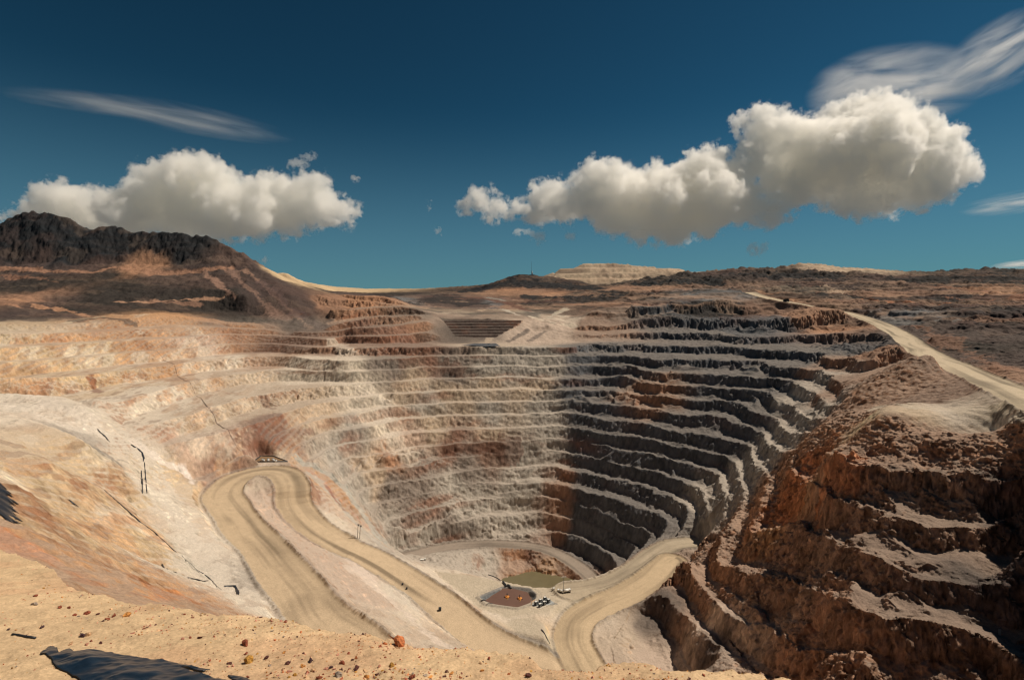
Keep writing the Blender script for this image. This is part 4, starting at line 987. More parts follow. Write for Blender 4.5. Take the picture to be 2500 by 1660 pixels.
# lighting mast and the white trucks by it
lm = empty('lighting_mast', on_pad(1376, 1447), .2, 'tall white lighting mast with a cross arm between two white tank trucks', 'lighting mast')
MB().box((0, 0, .7), (2.4, 1.5, 1.0), 0, .08).build('trailer', WHITE, lm)
MB().cyl((0, 0, 1.1), (0, 0, 11.5), .22, .15, 10).build('mast', GREYM, lm, True)
lh = MB().box((0, 0, 11.6), (3.0, .2, .25)).build('cross_arm', GREYM, lm)
for k in (-1.3, -.45, .45, 1.3): MB().box((k, -.15, 11.9), (.6, .3, .5), 0, .04).build('lamp_head', WHITE, lh)
for k in (-.8, .8): MB().cyl((k, -.8, .35), (k, .8, .35), .34, .34, 14).build('wheel', RUBBER, lm)
def truck(name, loc, rz, label, cat, tank=True, s=1.0, group=None, body=WHITE):
    r_ = empty(name, loc, rz, label, cat, group); r_.scale = (s, s, s)
    MB().box((0, 0, .75), (5.6, 1.5, .3)).build('chassis', DARKM, r_)
    c = MB().box((2.1, 0, 1.65), (1.5, 2.0, 1.6), 0, .15).build('cab', body, r_)
    MB().box((2.7, 0, 2.0), (.35, 1.7, .7), 0, .03).build('windscreen', GLASS, c)
    if tank: MB().cyl((-2.6, 0, 1.75), (1.1, 0, 1.75), .95, .95, 20).build('tank', body, r_, True)
    else: MB().prism([(-2.7, 1.0), (1.2, 1.0), (1.2, 1.6), (-2.7, 1.6)], -1, 1).build('load_bed', body, r_)
    for x in (-1.9, 2.0):
        for y in (-.85, .85): MB().cyl((x, y - .18, .5), (x, y + .18, .5), .5, .5, 16).build('wheel', RUBBER, r_)
    return r_
truck('tank_truck', on_pad(1368, 1446), 2.7, 'small white tank truck parked left of the lighting mast', 'tank truck', s=.8)
truck('tank_truck', on_pad(1384, 1446), .25, 'white tank truck parked right of the lighting mast', 'tank truck', s=1.0)
tr = empty('survey_trailer', on_pad(1350, 1443), .1, 'small white trailer with a thin aerial on the pad edge above the green water', 'trailer')
MB().box((.6, 0, .9), (1.5, 1.2, 1.4), 0, .1).build('body', WHITE, tr); MB().cyl((-.6, 0, 0), (-.6, 0, 5), .07, .05, 6).build('aerial', DARKM, tr)
MB().box((-.8, 0, .25), (2.2, .4, .25)).build('tow_bar', DARKM, tr)
for y in (-.65, .65): MB().cyl((.6, y - .1, .3), (.6, y + .1, .3), .3, .3, 12).build('wheel', RUBBER, tr)
truck('pickup_truck', ground_at(1033, 1368), .1, 'white pickup truck parked on the grey ground above the pad', 'pickup truck', tank=False, s=.85)
for (u, v, lb) in ((983, 1427, 'black drum on the edge of the ramp, highest of the two close together'), (993, 1438, 'black drum on the edge of the ramp, lower of the two close together'), (1074, 1490, 'large black drum alone on the near edge of the ramp')):
    big = u == 1074
    rd = empty('drum', ground_at(u, v), .3, lb, 'drum'); k = 1.15 if big else .7
    MB().cyl((0, 0, 0), (0, 0, 1.5 * k), .8 * k, .8 * k, 16).build('body', BLACKP, rd, True); MB().cyl((0, 0, 1.5 * k), (0, 0, 1.58 * k), .86 * k, .86 * k, 16).build('lid', DARKM, rd)

# poles on the slope behind the ramp
for i, (u, v, lb) in enumerate(((872.5, 1313, 'left of the two dark poles with cross pieces on the pale slope behind the ramp'), (878, 1315, 'right of the two dark poles with cross pieces on the pale slope behind the ramp'))):
    p = ground_at(u, v); ut = empty('utility_pole', p, .2, lb, 'pole', 'poles on the slope behind the ramp')
    MB().cyl((0, 0, -.5), (.7, 0, 10.5), .2, .14, 10).build('pole', WOOD, ut, True)
    MB().box((.95, 0, 10.0), (1.6, .5, .25)).build('cross_arm', WOOD, ut); MB().box((1.2, 0, 9.5), (.6, .6, .9), 0, .05).build('transformer', DARKM, ut)

# settling basin above the hairpin
bz = -136.3; bp_ = [P(u, v, bz) for u, v in ((618, 1128), (636, 1114), (668, 1114), (702, 1127))]
ba = empty('settling_basin', (0, 0, 0), 0, 'brown settling basin with a dark lined rim above the hairpin bend', 'basin')
rimp = [tuple(p) for p in bp_]; c0 = np.mean(bp_, 0)
zb = -136.0
pts_ = [(p[0], p[1], zb) for p in bp_]
tube('rim', pts_ + pts_[:1], .55, DARKM, ba, 6)
me = bpy.data.meshes.new('pond_floor'); me.from_pydata([(p[0], p[1], zb - .15) for p in pts_] + [(p[0], p[1], zb - .8) for p in pts_], [], [(0, 3, 2, 1), (0, 1, 5, 4), (1, 2, 6, 5), (2, 3, 7, 6), (3, 0, 4, 7)])
me.materials.append(mat('basin_mud', (128, 104, 78), .6, noise=.1, scale=.3)); o = bpy.data.objects.new('mud', me); COL.objects.link(o); o.parent = ba
wt = None
for i in range(7):
    t = i / 6; p = (1 - t) * (.25 * bp_[0] + .75 * c0) + t * (.45 * bp_[3] + .55 * c0)
    if wt is None:
        wt = empty('water_tank', (0, 0, 0)); MB().cyl((0, 0, 0), (0, 0, 1.5), .95, .95, 16).build('tank', WHITE, wt, True); MB().cyl((0, 0, 1.5), (0, 0, 1.75), .95, .2, 16).build('lid', GREYM, wt); o = wt
    else: o = copy_tree(wt)
    o.location = (p[0] + random.uniform(-1, 1), p[1] - 2.5 + random.uniform(-2.0, 2.0), zb - .14)
    tag(o, 'small white water tank standing on the mud of the settling basin', 'water tank', 'white tanks in the settling basin')

# haul truck on the rim road
def haul_truck(loc, rz, label, s=1.0):
    r_ = empty('haul_truck', loc, rz, label, 'haul truck'); r_.scale = (s,) * 3
    MB().box((0, 0, 2.0), (9.5, 3.0, .9), 0, .1).build('chassis', DARKM, r_)
    MB().prism([(-5.2, 3.6), (-1.5, 2.7), (2.0, 3.0), (2.4, 5.4), (5.2, 5.6), (5.2, 5.9), (2.0, 5.9), (-5.6, 5.0)], -2.9, 2.9).build('dump_body', DARKM, r_)
    c = MB().box((3.6, 1.2, 4.1), (1.8, 2.0, 1.8), 0, .1).build('cab', DARKM, r_); MB().box((4.5, 1.2, 4.4), (.1, 1.6, .8)).build('windscreen', GLASS, c)
    MB().box((4.6, 0, 2.7), (.8, 4.5, 1.6), 0, .1).build('bumper', DARKM, r_)
    for x, ys in ((3.2, (-2.3, 2.3)), (-2.8, (-2.5, -1.4, 1.4, 2.5))):
        for y in ys: w_ = MB().cyl((x, y - .45, 1.5), (x, y + .45, 1.5), 1.5, 1.5, 22).build('wheel', RUBBER, r_); MB().cyl((x, y - .5, 1.5), (x, y + .5, 1.5), .7, .7, 14).build('rim', GREYM, w_)
    return r_
pt_ = RW[4][2]; i = int(np.argmin([abs(ray(1917, 736)[0] / ray(1917, 736)[1] - p[0] / p[1]) for p in pt_]))
hd = pt_[min(i+1, len(pt_)-1)] - pt_[i]
haul_truck((pt_[i][0], pt_[i][1], gz(pt_[i][0], pt_[i][1]) + .1), math.atan2(hd[1], hd[0]), 'dark haul truck driving on the rim road at the skyline side of the pit')
p = ground_at(1190, 845); haul_truck((p.x, p.y, p.z), .3, 'tiny dark haul truck parked on the flat below the dark stepped wall', .6)
tag(sheet('water', np.array([P(u, v, 0)[:2] if False else ground_at(u, v).to_2d() for u, v in ((1125, 846), (1160, 843), (1210, 843), (1222, 846), (1180, 848))]), ground_at(1180, 846).z + .35, water_mat('blue_water', (98, 112, 124))), 'thin blue grey puddle below the dark stepped wall', kind='structure')
# mast and hut on the dark hill
p = ground_at(1299, 669); ms = empty('relay_station', p, 0, 'small white hut and thin mast on top of the dark hill', 'relay station')
MB().box((0, 0, 2.5), (4, 4, 6), 0, .1).cyl((0, 0, 5), (0, 0, 12), 1.6, .5, 10).build('hut', WHITE, ms); MB().cyl((-2, 0, 0), (-2, 0, 38), .45, .25, 6).build('mast', GREYM, ms)
# marker post on the near benches
p = ground_at(2440, 1550); mp = empty('marker_post', p, 0, 'pale blue grey marker post on the near right bench', 'marker post')
MB().box((0, 0, 1.0), (.9, .3, 2.6), 0, .05).build('panel', GREYM, mp); MB().cyl((0, 0, -.8), (0, 0, .2), .1, .1, 6).build('post', DARKM, mp)

# ------------------------------------------------------------------ drains and liner strips on the west slopes
def ground_path(pts, step=22):
    res = []
    for (u0, v0), (u1, v1) in zip(pts[:-1], pts[1:]):
        n = max(1, int(math.hypot(u1 - u0, v1 - v0) / step))
        for k in range(n): res.append((u0 + (u1 - u0) * k / n, v0 + (v1 - v0) * k / n))
    res.append(pts[-1]); w = [ground_at(*p) for p in res]; out_ = []
    for a, b in zip(w[:-1], w[1:]):
        n = max(1, int((b - a).length / 3))
        for k in range(n): c = a.lerp(b, k / n); c.z = gz(c.x, c.y); out_.append(c)
    out_.append(w[-1]); return out_
def strip(name, pts, width, m, label, cat, lift=.3):
    p = ground_path(pts); V = []; Fq = []
    for i, c in enumerate(p):
        d = (p[min(i+1, len(p)-1)] - p[max(i-1, 0)]); nrm = Vector((-d.y, d.x, 0)).normalized()
        w_ = width * (0.35 + .65 * math.sin(math.pi * min(1, max(.06, i / (len(p) - 1)))) ) * (1 + .35 * math.sin(i * 1.7))
        for k in (-1, -.33, .33, 1):
            q = c + nrm * k * w_ / 2; V.append((q.x, q.y, gz(q.x, q.y) + lift + .1 * math.sin(i * 2.1 + k * 3)))
    for i in range(len(p) - 1):
        for k in range(3): Fq.append((i*4+k, i*4+k+1, i*4+k+5, i*4+k+4))
    me = bpy.data.meshes.new(name); me.from_pydata(V, [], Fq); me.materials.append(m)
    me.polygons.foreach_set('use_smooth', np.ones(len(me.polygons), bool))
    o = bpy.data.objects.new(name, me); COL.objects.link(o)
    md = o.modifiers.new('thick', 'SOLIDIFY'); md.thickness = .06
    return tag(o, label, cat, 'black drain liners on the west slope')
LIN_ = BLACKP
strip('drain_liner', [(255, 1197), (290, 1228), (330, 1264), (380, 1303), (420, 1340), (445, 1358)], 1.0, LIN_, 'long black drain liner running down the yellow slope from top left', 'drain liner')
strip('drain_liner', [(445, 1358), (480, 1392), (510, 1412), (540, 1440)], .5, LIN_, 'thin dark lower end of the long drain on the yellow slope', 'drain liner')
strip('drain_liner', [(396, 1378), (430, 1398), (460, 1411), (485, 1417), (508, 1418)], 1.0, LIN_, 'curved black drain liner low on the yellow slope, joining the long drain', 'drain liner')
strip('drain_liner', [(548, 1432), (562, 1431), (573, 1431), (578, 1440), (583, 1452)], 1.3, LIN_, 'bent black liner at the foot of the white slope beside the ramp', 'drain liner')
strip('drain_liner', [(168, 1221), (180, 1230), (192, 1239)], .9, LIN_, 'short black liner high on the yellow slope', 'drain liner')
strip('drain_liner', [(320, 1086), (338, 1097), (347, 1105), (351, 1118), (350, 1128)], 1.2, LIN_, 'black hooked liner at the top of the grey gully', 'drain liner')
strip('drain_liner', [(345, 1150), (347, 1175), (348, 1205)], .9, LIN_, 'left black liner hanging straight down the pale gully', 'drain liner')
strip('drain_liner', [(353, 1130), (355, 1160), (359, 1205)], .7, LIN_, 'right black liner hanging straight down the pale gully', 'drain liner')
strip('drain_liner', [(238, 1048), (253, 1063), (268, 1080)], .9, LIN_, 'straight black liner on the grey hollow below the west wall', 'drain liner')
strip('drain_liner', [(355, 840), (385, 860), (430, 905), (452, 930), (475, 960), (491, 973)], .5, mat('drain_brown', (128, 102, 82), .9), 'brown drain channel running down the yellow west wall', 'drain')
strip('drain_liner', [(491, 973), (522, 1014), (545, 1045), (562, 1062), (580, 1095), (590, 1104)], .6, mat('drain_grey', (116, 98, 88), .9), 'dark drain channel running down the pinkish west wall to the hairpin', 'drain')
# black sheet at the left edge
def patch(name, pts, m, label, n=26, fold=.5, surf=None, lift=.15, thick=.05, nf=1.0):
    q = np.array(pts, float); x0, y0 = q.min(0); x1, y1 = q.max(0); V = []; idx = {}; Fq = []
    xs = np.linspace(x0, x1, n); ys = np.linspace(y0, y1, n)
    XX, YY = np.meshgrid(xs, ys); ins = inside(q, XX + (x1 - x0) * .012 * fbm2(XX * nf, YY * nf, 3, 95), YY + (y1 - y0) * .02 * fbm2(XX * nf, YY * nf, 3, 96))
    ZZ = surf(XX, YY)
    ZZ = ZZ + lift + fold * smooth(-poly_dist(q, XX, YY) / (fold * 5)) * (ridge2((XX + YY * .4) * nf, (YY - XX * .5) * nf * .6, 3, 97) * .5 + .22 * fbm2(XX * nf * 4, YY * nf * 3, 2, 98) + .3)
    for i in range(n - 1):
        for j in range(n - 1):
            if ins[i, j] and ins[i+1, j] and ins[i, j+1] and ins[i+1, j+1]:
                f = []
                for a, b in ((i, j), (i, j+1), (i+1, j+1), (i+1, j)):
                    if (a, b) not in idx: idx[(a, b)] = len(V); V.append((XX[a, b], YY[a, b], ZZ[a, b]))
                    f.append(idx[(a, b)])
                Fq.append(f)
    me = bpy.data.meshes.new(name); me.from_pydata(V, [], Fq); me.materials.append(m); me.polygons.foreach_set('use_smooth', np.ones(len(me.polygons), bool))
    o = bpy.data.objects.new(name, me); COL.objects.link(o); md = o.modifiers.new('thick', 'SOLIDIFY'); md.thickness = thick
    return tag(o, label, 'plastic sheet')
g_ = [ground_at(u, v).to_2d() for u, v in ((2, 1172), (15, 1192), (30, 1208), (42, 1222), (50, 1248), (48, 1270), (15, 1272), (2, 1262))]
g_ = [Vector((-150, g_[0].y)), *g_, Vector((-150, g_[-1].y))]
g_[0] = g_[1] + Vector((-9, 2)); g_[-1] = g_[-2] + Vector((-9, 2))
patch('plastic_sheet', g_, BLACKP, 'black plastic sheet on the yellow slope at the left edge', 60, .5, lambda a, b: surface(a, b)[0], .3, .08, .4)
el = [on_ledge(u, v) for u, v in ((95, 1597), (122, 1577), (131, 1580), (142, 1595), (152, 1590), (163, 1585), (178, 1591), (207, 1586), (246, 1589), (296, 1601), (356, 1610), (421, 1619), (480, 1628), (520, 1636), (500, 1640), (440, 1630), (470, 1640), (520, 1652), (560, 1668), (600, 1690), (560, 1730), (380, 1740), (230, 1720), (190, 1663), (166, 1644), (142, 1632), (130, 1611), (113, 1599))]
M_SHEET = mat('black_sheet', (20, 34, 48), .33, noise=.2, scale=6, spec=.6, bump=.1)
sh_ = patch('plastic_sheet', [(p.x, p.y) for p in el], M_SHEET, 'crumpled black plastic sheet half buried in the foreground sand', 260, .05, lambda a, b: ledge(a, b, False), .02, .006, 1.1)
el2 = [on_ledge(u, v) for u, v in ((556, 1648), (575, 1650), (600, 1655), (618, 1662), (600, 1672), (570, 1660))]
patch('plastic_sheet', [(p.x, p.y) for p in el2], M_SHEET, 'small black plastic scrap at the bottom edge right of the large sheet', 60, .02, lambda a, b: ledge(a, b, False), .012, .004, 4)
for nm, pts_, rd, lb in (('twig', [(30, 1550), (45, 1552), (60, 1555), (75, 1557), (87, 1558)], .012, 'thin dark curved cord lying on the sand at lower left'),):
    w = [on_ledge(*p) + Vector((0, 0, rd)) for p in pts_]; tag(tube(nm, w, rd, DARKM), lb, 'cord')
o = bpy.data.objects['twig']; o.name = 'cord'

# ------------------------------------------------------------------ rocks on the ledge
def rock_mesh(seed, flatn=.7, det=1):
    r_ = random.Random(seed); bm = bmesh.new()
    for _ in range(16 if det else 9):
        v = Vector((r_.gauss(0, 1), r_.gauss(0, 1), r_.gauss(0, 1))).normalized() * r_.uniform(.8, 1.0)
        bm.verts.new((v.x * r_.uniform(.9, 1.1), v.y * .8, v.z * flatn))
    h = bmesh.ops.convex_hull(bm, input=bm.verts[:]); bmesh.ops.delete(bm, geom=[g for g in h['geom_interior'] if isinstance(g, bmesh.types.BMVert)], context='VERTS')
    if det:
        bmesh.ops.bevel(bm, geom=bm.edges[:], offset=.09, segments=1, affect='EDGES')
        bmesh.ops.triangulate(bm, faces=bm.faces[:])
        bmesh.ops.subdivide_edges(bm, edges=bm.edges[:], cuts=2, use_grid_fill=True)
        for v in bm.verts: v.co *= 1 + .07 * (r_.random() - .5) + .05 * math.sin(v.co.x * 7 + seed) * math.cos(v.co.y * 6)
    me = bpy.data.meshes.new('rock'); bm.to_mesh(me); bm.free(); return me
RC = {'red brown': (150, 84, 62), 'dark brown': (98, 62, 56), 'ochre': (200, 138, 76), 'orange': (196, 118, 74), 'tan': (204, 166, 128), 'yellow brown': (190, 142, 70), 'dark purple': (84, 62, 66), 'pinkish': (196, 140, 118), 'grey': (150, 136, 124)}
RM = {}
for k, c in RC.items():
    m = mat('rock_' + k.replace(' ', '_'), c, .9, noise=.45, scale=2.2, bump=.5, spec=.2); RM[k] = m
BIG = [(976,1573,36,'orange','large orange boulder sitting on the ledge rim above the ramp'),(600,1574,20,'red brown','large red brown rock above the yellow brown boulder'),(600,1596,9,'red brown','small red brown rock wedged between the two large rocks'),(605,1618,26,'yellow brown','large yellow brown boulder, biggest on the sand in the foreground'),
 (559,1621,10,'dark brown','dark brown rock left of the yellow brown boulder'),(651,1607,11,'dark brown','dark brown rock right of the yellow brown boulder'),(489,1558,11,'dark brown','dark wedge shaped rock left of the large red brown rock'),(465,1557,7,'red brown','small red brown stone beside the dark wedge shaped rock'),(446,1560,8,'pinkish','flat pinkish stone in the row beside the dark wedge shaped rock'),
 (310,1503,15,'ochre','rounded ochre rock with an orange top near the upper sand edge'),(201,1553,11,'dark purple','dark purple rock above the black sheet'),(216,1551,14,'tan','tan rock touching the dark purple rock above the black sheet'),(222,1566,9,'red brown','red brown rock below the tan rock above the black sheet'),(245,1571,8,'dark brown','dark pointed stone right above the black sheet'),(212,1575,9,'pinkish','pinkish brown stone just over the top of the black sheet'),(174,1572,8,'tan','flat tan stone above the left part of the black sheet'),
 (88,1455,9,'red brown','red brown stone at the upper left of the sand'),(85,1475,15,'grey','flat grey tan stone at the left'),(146,1484,9,'red brown','left stone of the red brown pair at upper left'),(169,1485,8,'red brown','right stone of the red brown pair at upper left'),(103,1532,8,'dark purple','dark stone alone at the middle left'),(19,1538,7,'dark purple','dark stone near the left border above the cord'),
 (182,1502,8,'red brown','red brown stone with a white one beside it'),(191,1505,6,'grey','whitish grey stone beside a red brown stone'),(212,1499,10,'red brown','flat red brown stone in the middle of the upper row'),(238,1500,8,'dark brown','dark brown stone in the upper row'),(262,1512,9,'red brown','red brown stone left below the ochre rock'),(278,1504,8,'red brown','red brown stone directly left of the ochre rock'),(252,1516,7,'dark brown','dark brown stone low in the upper row'),
 (940,1572,10,'orange','small orange stone left of the large orange boulder'),(1194,1608,9,'red brown','red brown stone near the right end of the sand rim'),(957,1625,15,'yellow brown','angular yellow brown rock near the bottom middle'),(836,1621,14,'red brown','angular red brown rock in the bottom gravel'),(869,1633,16,'dark brown','large dark brown rock in the bottom gravel'),(827,1650,20,'grey','large pale grey tan rock at the bottom border'),(808,1630,10,'dark purple','dark purple stone left in the bottom gravel'),(926,1627,8,'pinkish','pinkish stone beside the angular yellow brown rock'),
 (1290,1650,15,'dark brown','dark brown rock at the lower right end of the sand'),(1242,1646,8,'orange','small orange stone at the lower right end of the sand'),(1173,1619,10,'tan','flat tan stone near the right end of the sand rim'),(1007,1653,14,'red brown','red brown rock at the bottom border in the middle'),(896,1653,13,'ochre','ochre rock at the bottom border'),(755,1617,16,'dark purple','large dark purple rock in the gravel row'),(737,1627,12,'ochre','ochre rock under the large dark purple rock'),(702,1621,13,'dark brown','dark brown rock left of the large dark purple rock'),(765,1637,12,'tan','tan rock right below the large dark purple rock'),(796,1634,11,'pinkish','pinkish tan rock in the middle of the gravel row'),(693,1594,8,'ochre','ochre stone alone above the gravel row'),(780,1655,13,'red brown','red brown rock at the bottom below the gravel row'),(720,1648,9,'yellow brown','yellow brown stone at the bottom left of the gravel row'),(1090,1640,8,'dark brown','small dark brown stone alone on the right sand'),(940,1605,6,'red brown','small red brown stone alone above the angular yellow brown rock')]
for i, (u, v, px, cn, lb) in enumerate(BIG):
    p = on_ledge(u, v); dist = p.length; R_k = px / F * dist * .55
    me = rock_mesh(100 + i, random.uniform(.55, .8)); me.materials.append(RM[cn])
    o = bpy.data.objects.new('rock', me); COL.objects.link(o)
    o.scale = (R_k * random.uniform(1, 1.15), R_k, R_k); o.rotation_euler = (random.uniform(-.3, .3), random.uniform(-.3, .3), random.uniform(0, 6.28)); o.location = p + Vector((0, 0, R_k * .28))
    tag(o, lb, 'rock', 'rocks on the sandy ledge')
# small stones: one scatter
sm = {k: [] for k in RC}
protos = []
for i in range(14):
    me = rock_mesh(500 + i, random.uniform(.5, .9), 0); protos.append((np.array([v.co[:] for v in me.vertices]), [tuple(f.vertices) for f in me.polygons])); bpy.data.meshes.remove(me)
V_ = []; F_ = []; MI = []; keys = list(RC); n0 = 0; rr2 = random.Random(11)
def put(x, y, s_, ci):
    global n0
    z = float(ledge(np.array([x]), np.array([y]))[0])
    vs, fs = protos[rr2.randrange(14)]; a = rr2.uniform(0, 6.28); c_, s2 = math.cos(a), math.sin(a)
    q = vs * s_; q = np.c_[q[:, 0] * c_ - q[:, 1] * s2, q[:, 0] * s2 + q[:, 1] * c_, q[:, 2]] + [x, y, z + s_ * .25]
    V_.append(q); F_.extend([tuple(k + n0 for k in f) for f in fs]); MI.extend([ci] * len(fs)); n0 += len(q)
cnt_ = 0
while cnt_ < 9000:
    a = rr2.uniform(-.83, .83); re = float(np.interp(a, e_az, e_r)); d = rr2.uniform(2.2, min(re + .1, 16)); x, y = d * math.sin(a), d * math.cos(a)
    cl = float(vnoise2(np.array([x / .7]), np.array([y / .5]), 99)[0]); u_ = 1250 + F * x / (y * cp + (1.7 + LSL * y) * sp)
    dens = .18 + .5 * max(0, cl) + (.45 if 650 < u_ < 1150 and y < 4.4 else 0) + (.55 if u_ < 190 and y < 3.6 else 0)
    if rr2.random() > dens: continue
    s_ = .0045 * math.exp(rr2.gauss(0, .55)) * (1 + d * .08) * (1.5 if dens > .6 else 1)
    put(x, y, min(s_, .028), rr2.choice([0, 0, 1, 2, 3, 4, 4, 4, 5, 7, 7, 8])); cnt_ += 1
me = bpy.data.meshes.new('pebbles'); me.from_pydata(np.concatenate(V_).tolist(), [], F_)
for k in keys: me.materials.append(RM[k])
me.polygons.foreach_set('material_index', MI)
o = bpy.data.objects.new('pebbles', me); COL.objects.link(o); tag(o, 'scattered brown and tan pebbles on the sand', 'pebbles', kind='stuff')
print('objects', time.time() - T0)

# ------------------------------------------------------------------ clouds, as bodies of vapour
def cloud_mat(name, dens, k=3.4, thr=.42, nsc=1/110.0, aniso=0.35, col=(1, .995, .98), det=9):
    m = bpy.data.materials.new(name); m.use_nodes = True; n = m.node_tree; n.nodes.clear()
    o = n.nodes.new('ShaderNodeOutputMaterial'); v = n.nodes.new('ShaderNodeVolumePrincipled')
    v.inputs['Color'].default_value = (*col, 1); v.inputs['Anisotropy'].default_value = aniso
    v.inputs['Density Attribute'].default_value = ''
    at = n.nodes.new('ShaderNodeAttribute'); at.attribute_name = 'density'
    tc = n.nodes.new('ShaderNodeTexCoord'); nz = n.nodes.new('ShaderNodeTexNoise')
    nz.inputs['Scale'].default_value = nsc; nz.inputs['Detail'].default_value = det; nz.inputs['Roughness'].default_value = .66
    n.links.new(tc.outputs['Object'], nz.inputs['Vector'])
    a = n.nodes.new('ShaderNodeMath'); a.operation = 'MULTIPLY_ADD'; a.inputs[1].default_value = k; a.inputs[2].default_value = -thr - k * .5
    n.links.new(nz.outputs['Fac'], a.inputs[0])
    b = n.nodes.new('ShaderNodeMath'); b.operation = 'ADD'; n.links.new(a.outputs[0], b.inputs[0]); n.links.new(at.outputs['Fac'], b.inputs[1])
    c = n.nodes.new('ShaderNodeMapRange'); c.inputs['From Min'].default_value = 0; c.inputs['From Max'].default_value = .22; c.inputs['To Max'].default_value = dens
    e = n.nodes.new('ShaderNodeMapRange'); e.interpolation_type = 'SMOOTHSTEP'; e.inputs['From Min'].default_value = .01; e.inputs['From Max'].default_value = .30; n.links.new(at.outputs['Fac'], e.inputs['Value'])
    f = n.nodes.new('ShaderNodeMath'); f.operation = 'MULTIPLY'
    n.links.new(b.outputs[0], c.inputs['Value']); n.links.new(c.outputs[0], f.inputs[0]); n.links.new(e.outputs[0], f.inputs[1]); n.links.new(f.outputs[0], v.inputs['Density']); n.links.new(v.outputs[0], o.inputs['Volume'])
    return m
def cloud(name, blobs, dist, voxel, band, m, label, seed=1, pad=20):
    r_ = random.Random(seed); V = []; Fc = []; n0 = 0
    bm = bmesh.new(); bmesh.ops.create_icosphere(bm, subdivisions=2, radius=1.0)
    sv = np.array([v.co[:] for v in bm.verts]); sf = [tuple(v.index for v in f.verts) for f in bm.faces]; bm.free()
    d0 = ray(sum(b[0] for b in blobs) / len(blobs), sum(b[1] for b in blobs) / len(blobs)) ; org = d0 / d0[1] * dist
    for u, v, rp in blobs:
        d = ray(u, v); R = (rp * 1.10 + pad) / F * dist
        dd = dist + r_.uniform(-1, 1) * R * .6; p = d / d[1] * dd - org
        q = sv * R * [1.0, .85, 1.0] + p
        V += q.tolist(); Fc += [tuple(k + n0 for k in f) for f in sf]; n0 += len(sv)
    me = bpy.data.meshes.new(name); me.from_pydata(V, [], Fc)
    o = bpy.data.objects.new(name, me); COL.objects.link(o); o.location = org
    me.materials.append(m)
    rm = o.modifiers.new('remesh', 'REMESH'); rm.mode = 'VOXEL'; rm.voxel_size = voxel * 1.2
    g = bpy.data.node_groups.new(name + '_volume', 'GeometryNodeTree')
    g.interface.new_socket('Geometry', in_out='INPUT', socket_type='NodeSocketGeometry'); g.interface.new_socket('Geometry', in_out='OUTPUT', socket_type='NodeSocketGeometry')
    gi = g.nodes.new('NodeGroupInput'); go = g.nodes.new('NodeGroupOutput'); mv = g.nodes.new('GeometryNodeMeshToVolume'); st = g.nodes.new('GeometryNodeSetMaterial')
    mv.resolution_mode = 'VOXEL_SIZE'; mv.inputs['Voxel Size'].default_value = voxel; mv.inputs['Interior Band Width'].default_value = band; mv.inputs['Density'].default_value = 1.0
    st.inputs['Material'].default_value = m
    g.links.new(gi.outputs[0], mv.inputs['Mesh']); g.links.new(mv.outputs[0], st.inputs['Geometry']); g.links.new(st.outputs[0], go.inputs[0])
    gm_ = o.modifiers.new('volume', 'NODES'); gm_.node_group = g
    return tag(o, label, kind='stuff')
CA = [(40,535,30),(80,520,30),(130,495,48),(170,482,38),(210,500,40),(250,495,32),(290,520,50),(340,465,32),(375,440,42),(420,425,42),(470,412,40),(510,428,45),(545,445,38),(580,462,30),(600,485,50),(640,455,28),(680,470,45),(720,485,45),(760,455,34),(795,445,22),(770,490,45),(805,515,32),(400,500,62),(480,500,68),(550,520,62),(620,530,52),(700,532,45),(750,535,32),(330,530,52),(240,545,45),(850,500,20),(870,515,16),(840,540,20),(590,565,22),(520,560,32),(450,550,50),(180,540,50)]
CB = [(1150,490,24),(1172,508,28),(1210,512,28),(1250,505,20),(1135,500,14),(1195,480,18),(1330,482,40),(1362,458,24),(1320,512,38),(1385,502,40),(1300,520,25),(1452,428,38),(1480,450,52),(1440,482,50),(1520,442,36),(1550,470,58),(1600,440,40),(1500,522,50),(1560,542,46),(1620,490,64),(1700,412,42),(1740,400,42),(1775,422,36),(1690,460,64),(1650,545,50),(1750,480,64),(1850,405,30),(1805,500,52),(1870,520,34),(1910,510,30),(1720,540,42),(1640,580,22),
 (1812,300,24),(1860,302,42),(1902,312,45),(1942,332,45),(1850,342,38),(2000,322,40),(2050,292,45),(2100,272,42),(2150,270,45),(2190,266,36),(2222,300,45),(2262,330,45),(2302,352,45),(2332,400,42),(2350,425,32),(2150,350,80),(2050,372,75),(1960,400,70),(2250,420,70),(2150,450,68),(2050,455,60),(1950,455,48),(1900,420,50),(2290,455,38),(2105,505,30),(2070,498,26),(2180,502,28),(2230,488,30),(1830,385,35),(1560,580,18),(1470,500,40)]
CM = cloud_mat('cloud_vapour', .020)
cloud('clouds', CA, 4200, 20, 150, CM, 'large white cumulus cloud behind the dark hill on the left', 3)
cloud('clouds', CB, 4200, 20, 150, CM, 'long white cumulus bank rising to a tall tower at the right', 4)
CW = cloud_mat('cloud_shreds', .011, 4.0, .55, 1/40.0)
cloud('clouds', [(712,402,14),(728,396,16),(748,388,14),(765,380,12),(742,412,12),(745,425,9),(865,437,12),(875,436,9),(1048,495,9),(1050,512,8),(1068,560,12),(1075,568,8),(640,640,13),(652,632,9),(1300,572,15),(1320,578,16),(1315,592,10),(1262,570,14),(1278,566,12),(1392,578,16),(1462,562,14),(1480,570,16),(1500,578,12),(1560,600,13),(1600,598,15),(1630,592,12),(1838,606,18),(1862,604,16),(1846,618,14),(1125,520,12)], 4000, 13, 45, CW, 'small shreds of white cloud round the two big clouds', 5, 4)
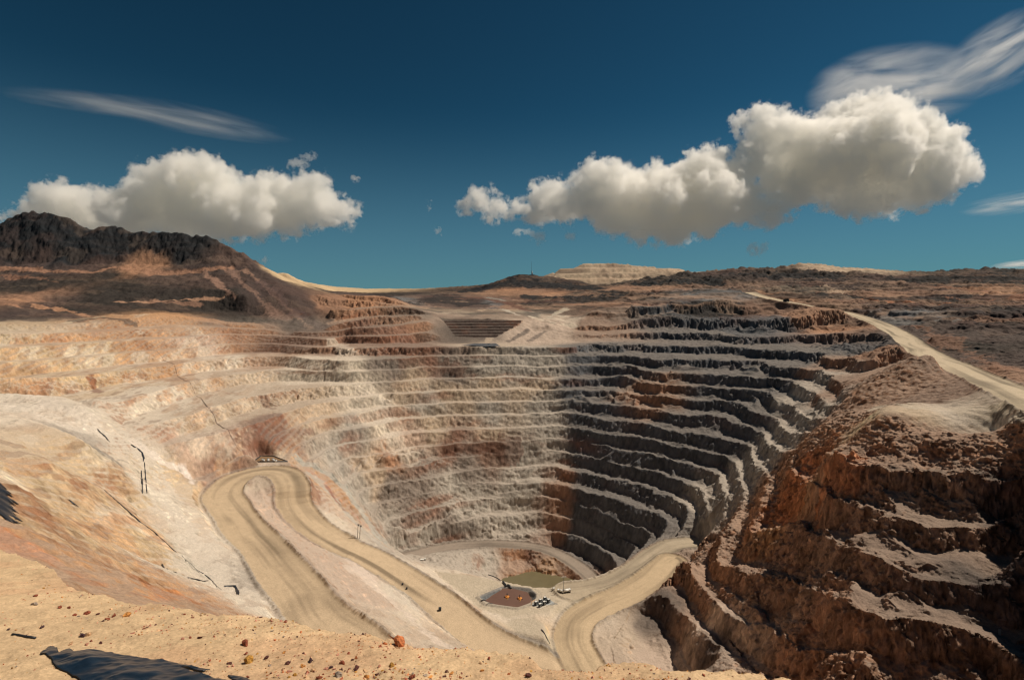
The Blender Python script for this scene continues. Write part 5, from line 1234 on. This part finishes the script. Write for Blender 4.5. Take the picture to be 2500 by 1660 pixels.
def cirrus(u, v, wpx, hpx, tilt, dens, label, dist=5200, seed=0):
    d = ray(u, v); p = d / d[1] * dist; s_ = dist / F
    bm = bmesh.new(); bmesh.ops.create_icosphere(bm, subdivisions=4, radius=1.0)
    me = bpy.data.meshes.new('cirrus'); bm.to_mesh(me); bm.free()
    o = bpy.data.objects.new('clouds', me); COL.objects.link(o); o.location = p; o.scale = (wpx * s_ / 2, 260, hpx * s_ / 2); o.rotation_euler = (0, math.radians(tilt), 0)
    m = bpy.data.materials.new('cirrus'); m.use_nodes = True; n = m.node_tree; n.nodes.clear()
    ou = n.nodes.new('ShaderNodeOutputMaterial'); vv = n.nodes.new('ShaderNodeVolumePrincipled'); vv.inputs['Anisotropy'].default_value = .3; vv.inputs['Color'].default_value = (1, 1, 1, 1)
    tc = n.nodes.new('ShaderNodeTexCoord'); mp = n.nodes.new('ShaderNodeMapping'); mp.inputs['Scale'].default_value = (1.3, .8, 3.2); mp.inputs['Rotation'].default_value = (0, .12, 0); mp.inputs['Location'].default_value = (seed * 3.1, 0, 0)
    nz = n.nodes.new('ShaderNodeTexNoise'); nz.inputs['Scale'].default_value = 1.0; nz.inputs['Detail'].default_value = 6; nz.inputs['Roughness'].default_value = .6; nz.inputs['Distortion'].default_value = .6
    ln = n.nodes.new('ShaderNodeVectorMath'); ln.operation = 'LENGTH'; n.links.new(tc.outputs['Object'], ln.inputs[0]); n.links.new(tc.outputs['Object'], mp.inputs['Vector']); n.links.new(mp.outputs[0], nz.inputs['Vector'])
    a = n.nodes.new('ShaderNodeMath'); a.operation = 'SUBTRACT'; a.use_clamp = True; a.inputs[0].default_value = 1.0; n.links.new(ln.outputs['Value'], a.inputs[1])
    b = n.nodes.new('ShaderNodeMapRange'); b.interpolation_type = 'SMOOTHSTEP'; b.inputs['From Min'].default_value = .36; b.inputs['From Max'].default_value = .80; b.inputs['To Max'].default_value = dens; n.links.new(nz.outputs['Fac'], b.inputs['Value'])
    c = n.nodes.new('ShaderNodeMath'); c.operation = 'MULTIPLY'; n.links.new(a.outputs[0], c.inputs[0]); n.links.new(b.outputs[0], c.inputs[1])
    n.links.new(c.outputs[0], vv.inputs['Density']); n.links.new(vv.outputs[0], ou.inputs['Volume']); me.materials.append(m)
    return tag(o, label, kind='stuff')
cirrus(210, 250, 420, 46, 6, .0030, 'thin cirrus streak at the far upper left', seed=1)
cirrus(450, 290, 540, 70, 10, .0042, 'longer brighter cirrus streak at upper left', seed=2)
cirrus(2190, 215, 440, 210, -6, .011, 'soft cirrus veil above the cloud tower', seed=3)
cirrus(2450, 130, 330, 170, -30, .0065, 'cirrus veil at the upper right corner', seed=4)
cirrus(2480, 495, 260, 60, -8, .0045, 'cirrus streak at the right border', seed=5)
cirrus(2500, 645, 160, 26, -8, .0120, 'low white cloud streak at the right border above the hills', seed=6)
cirrus(1990, 285, 110, 40, -20, .004, 'faint veil left of the cloud tower', seed=7)
print('clouds', time.time() - T0)
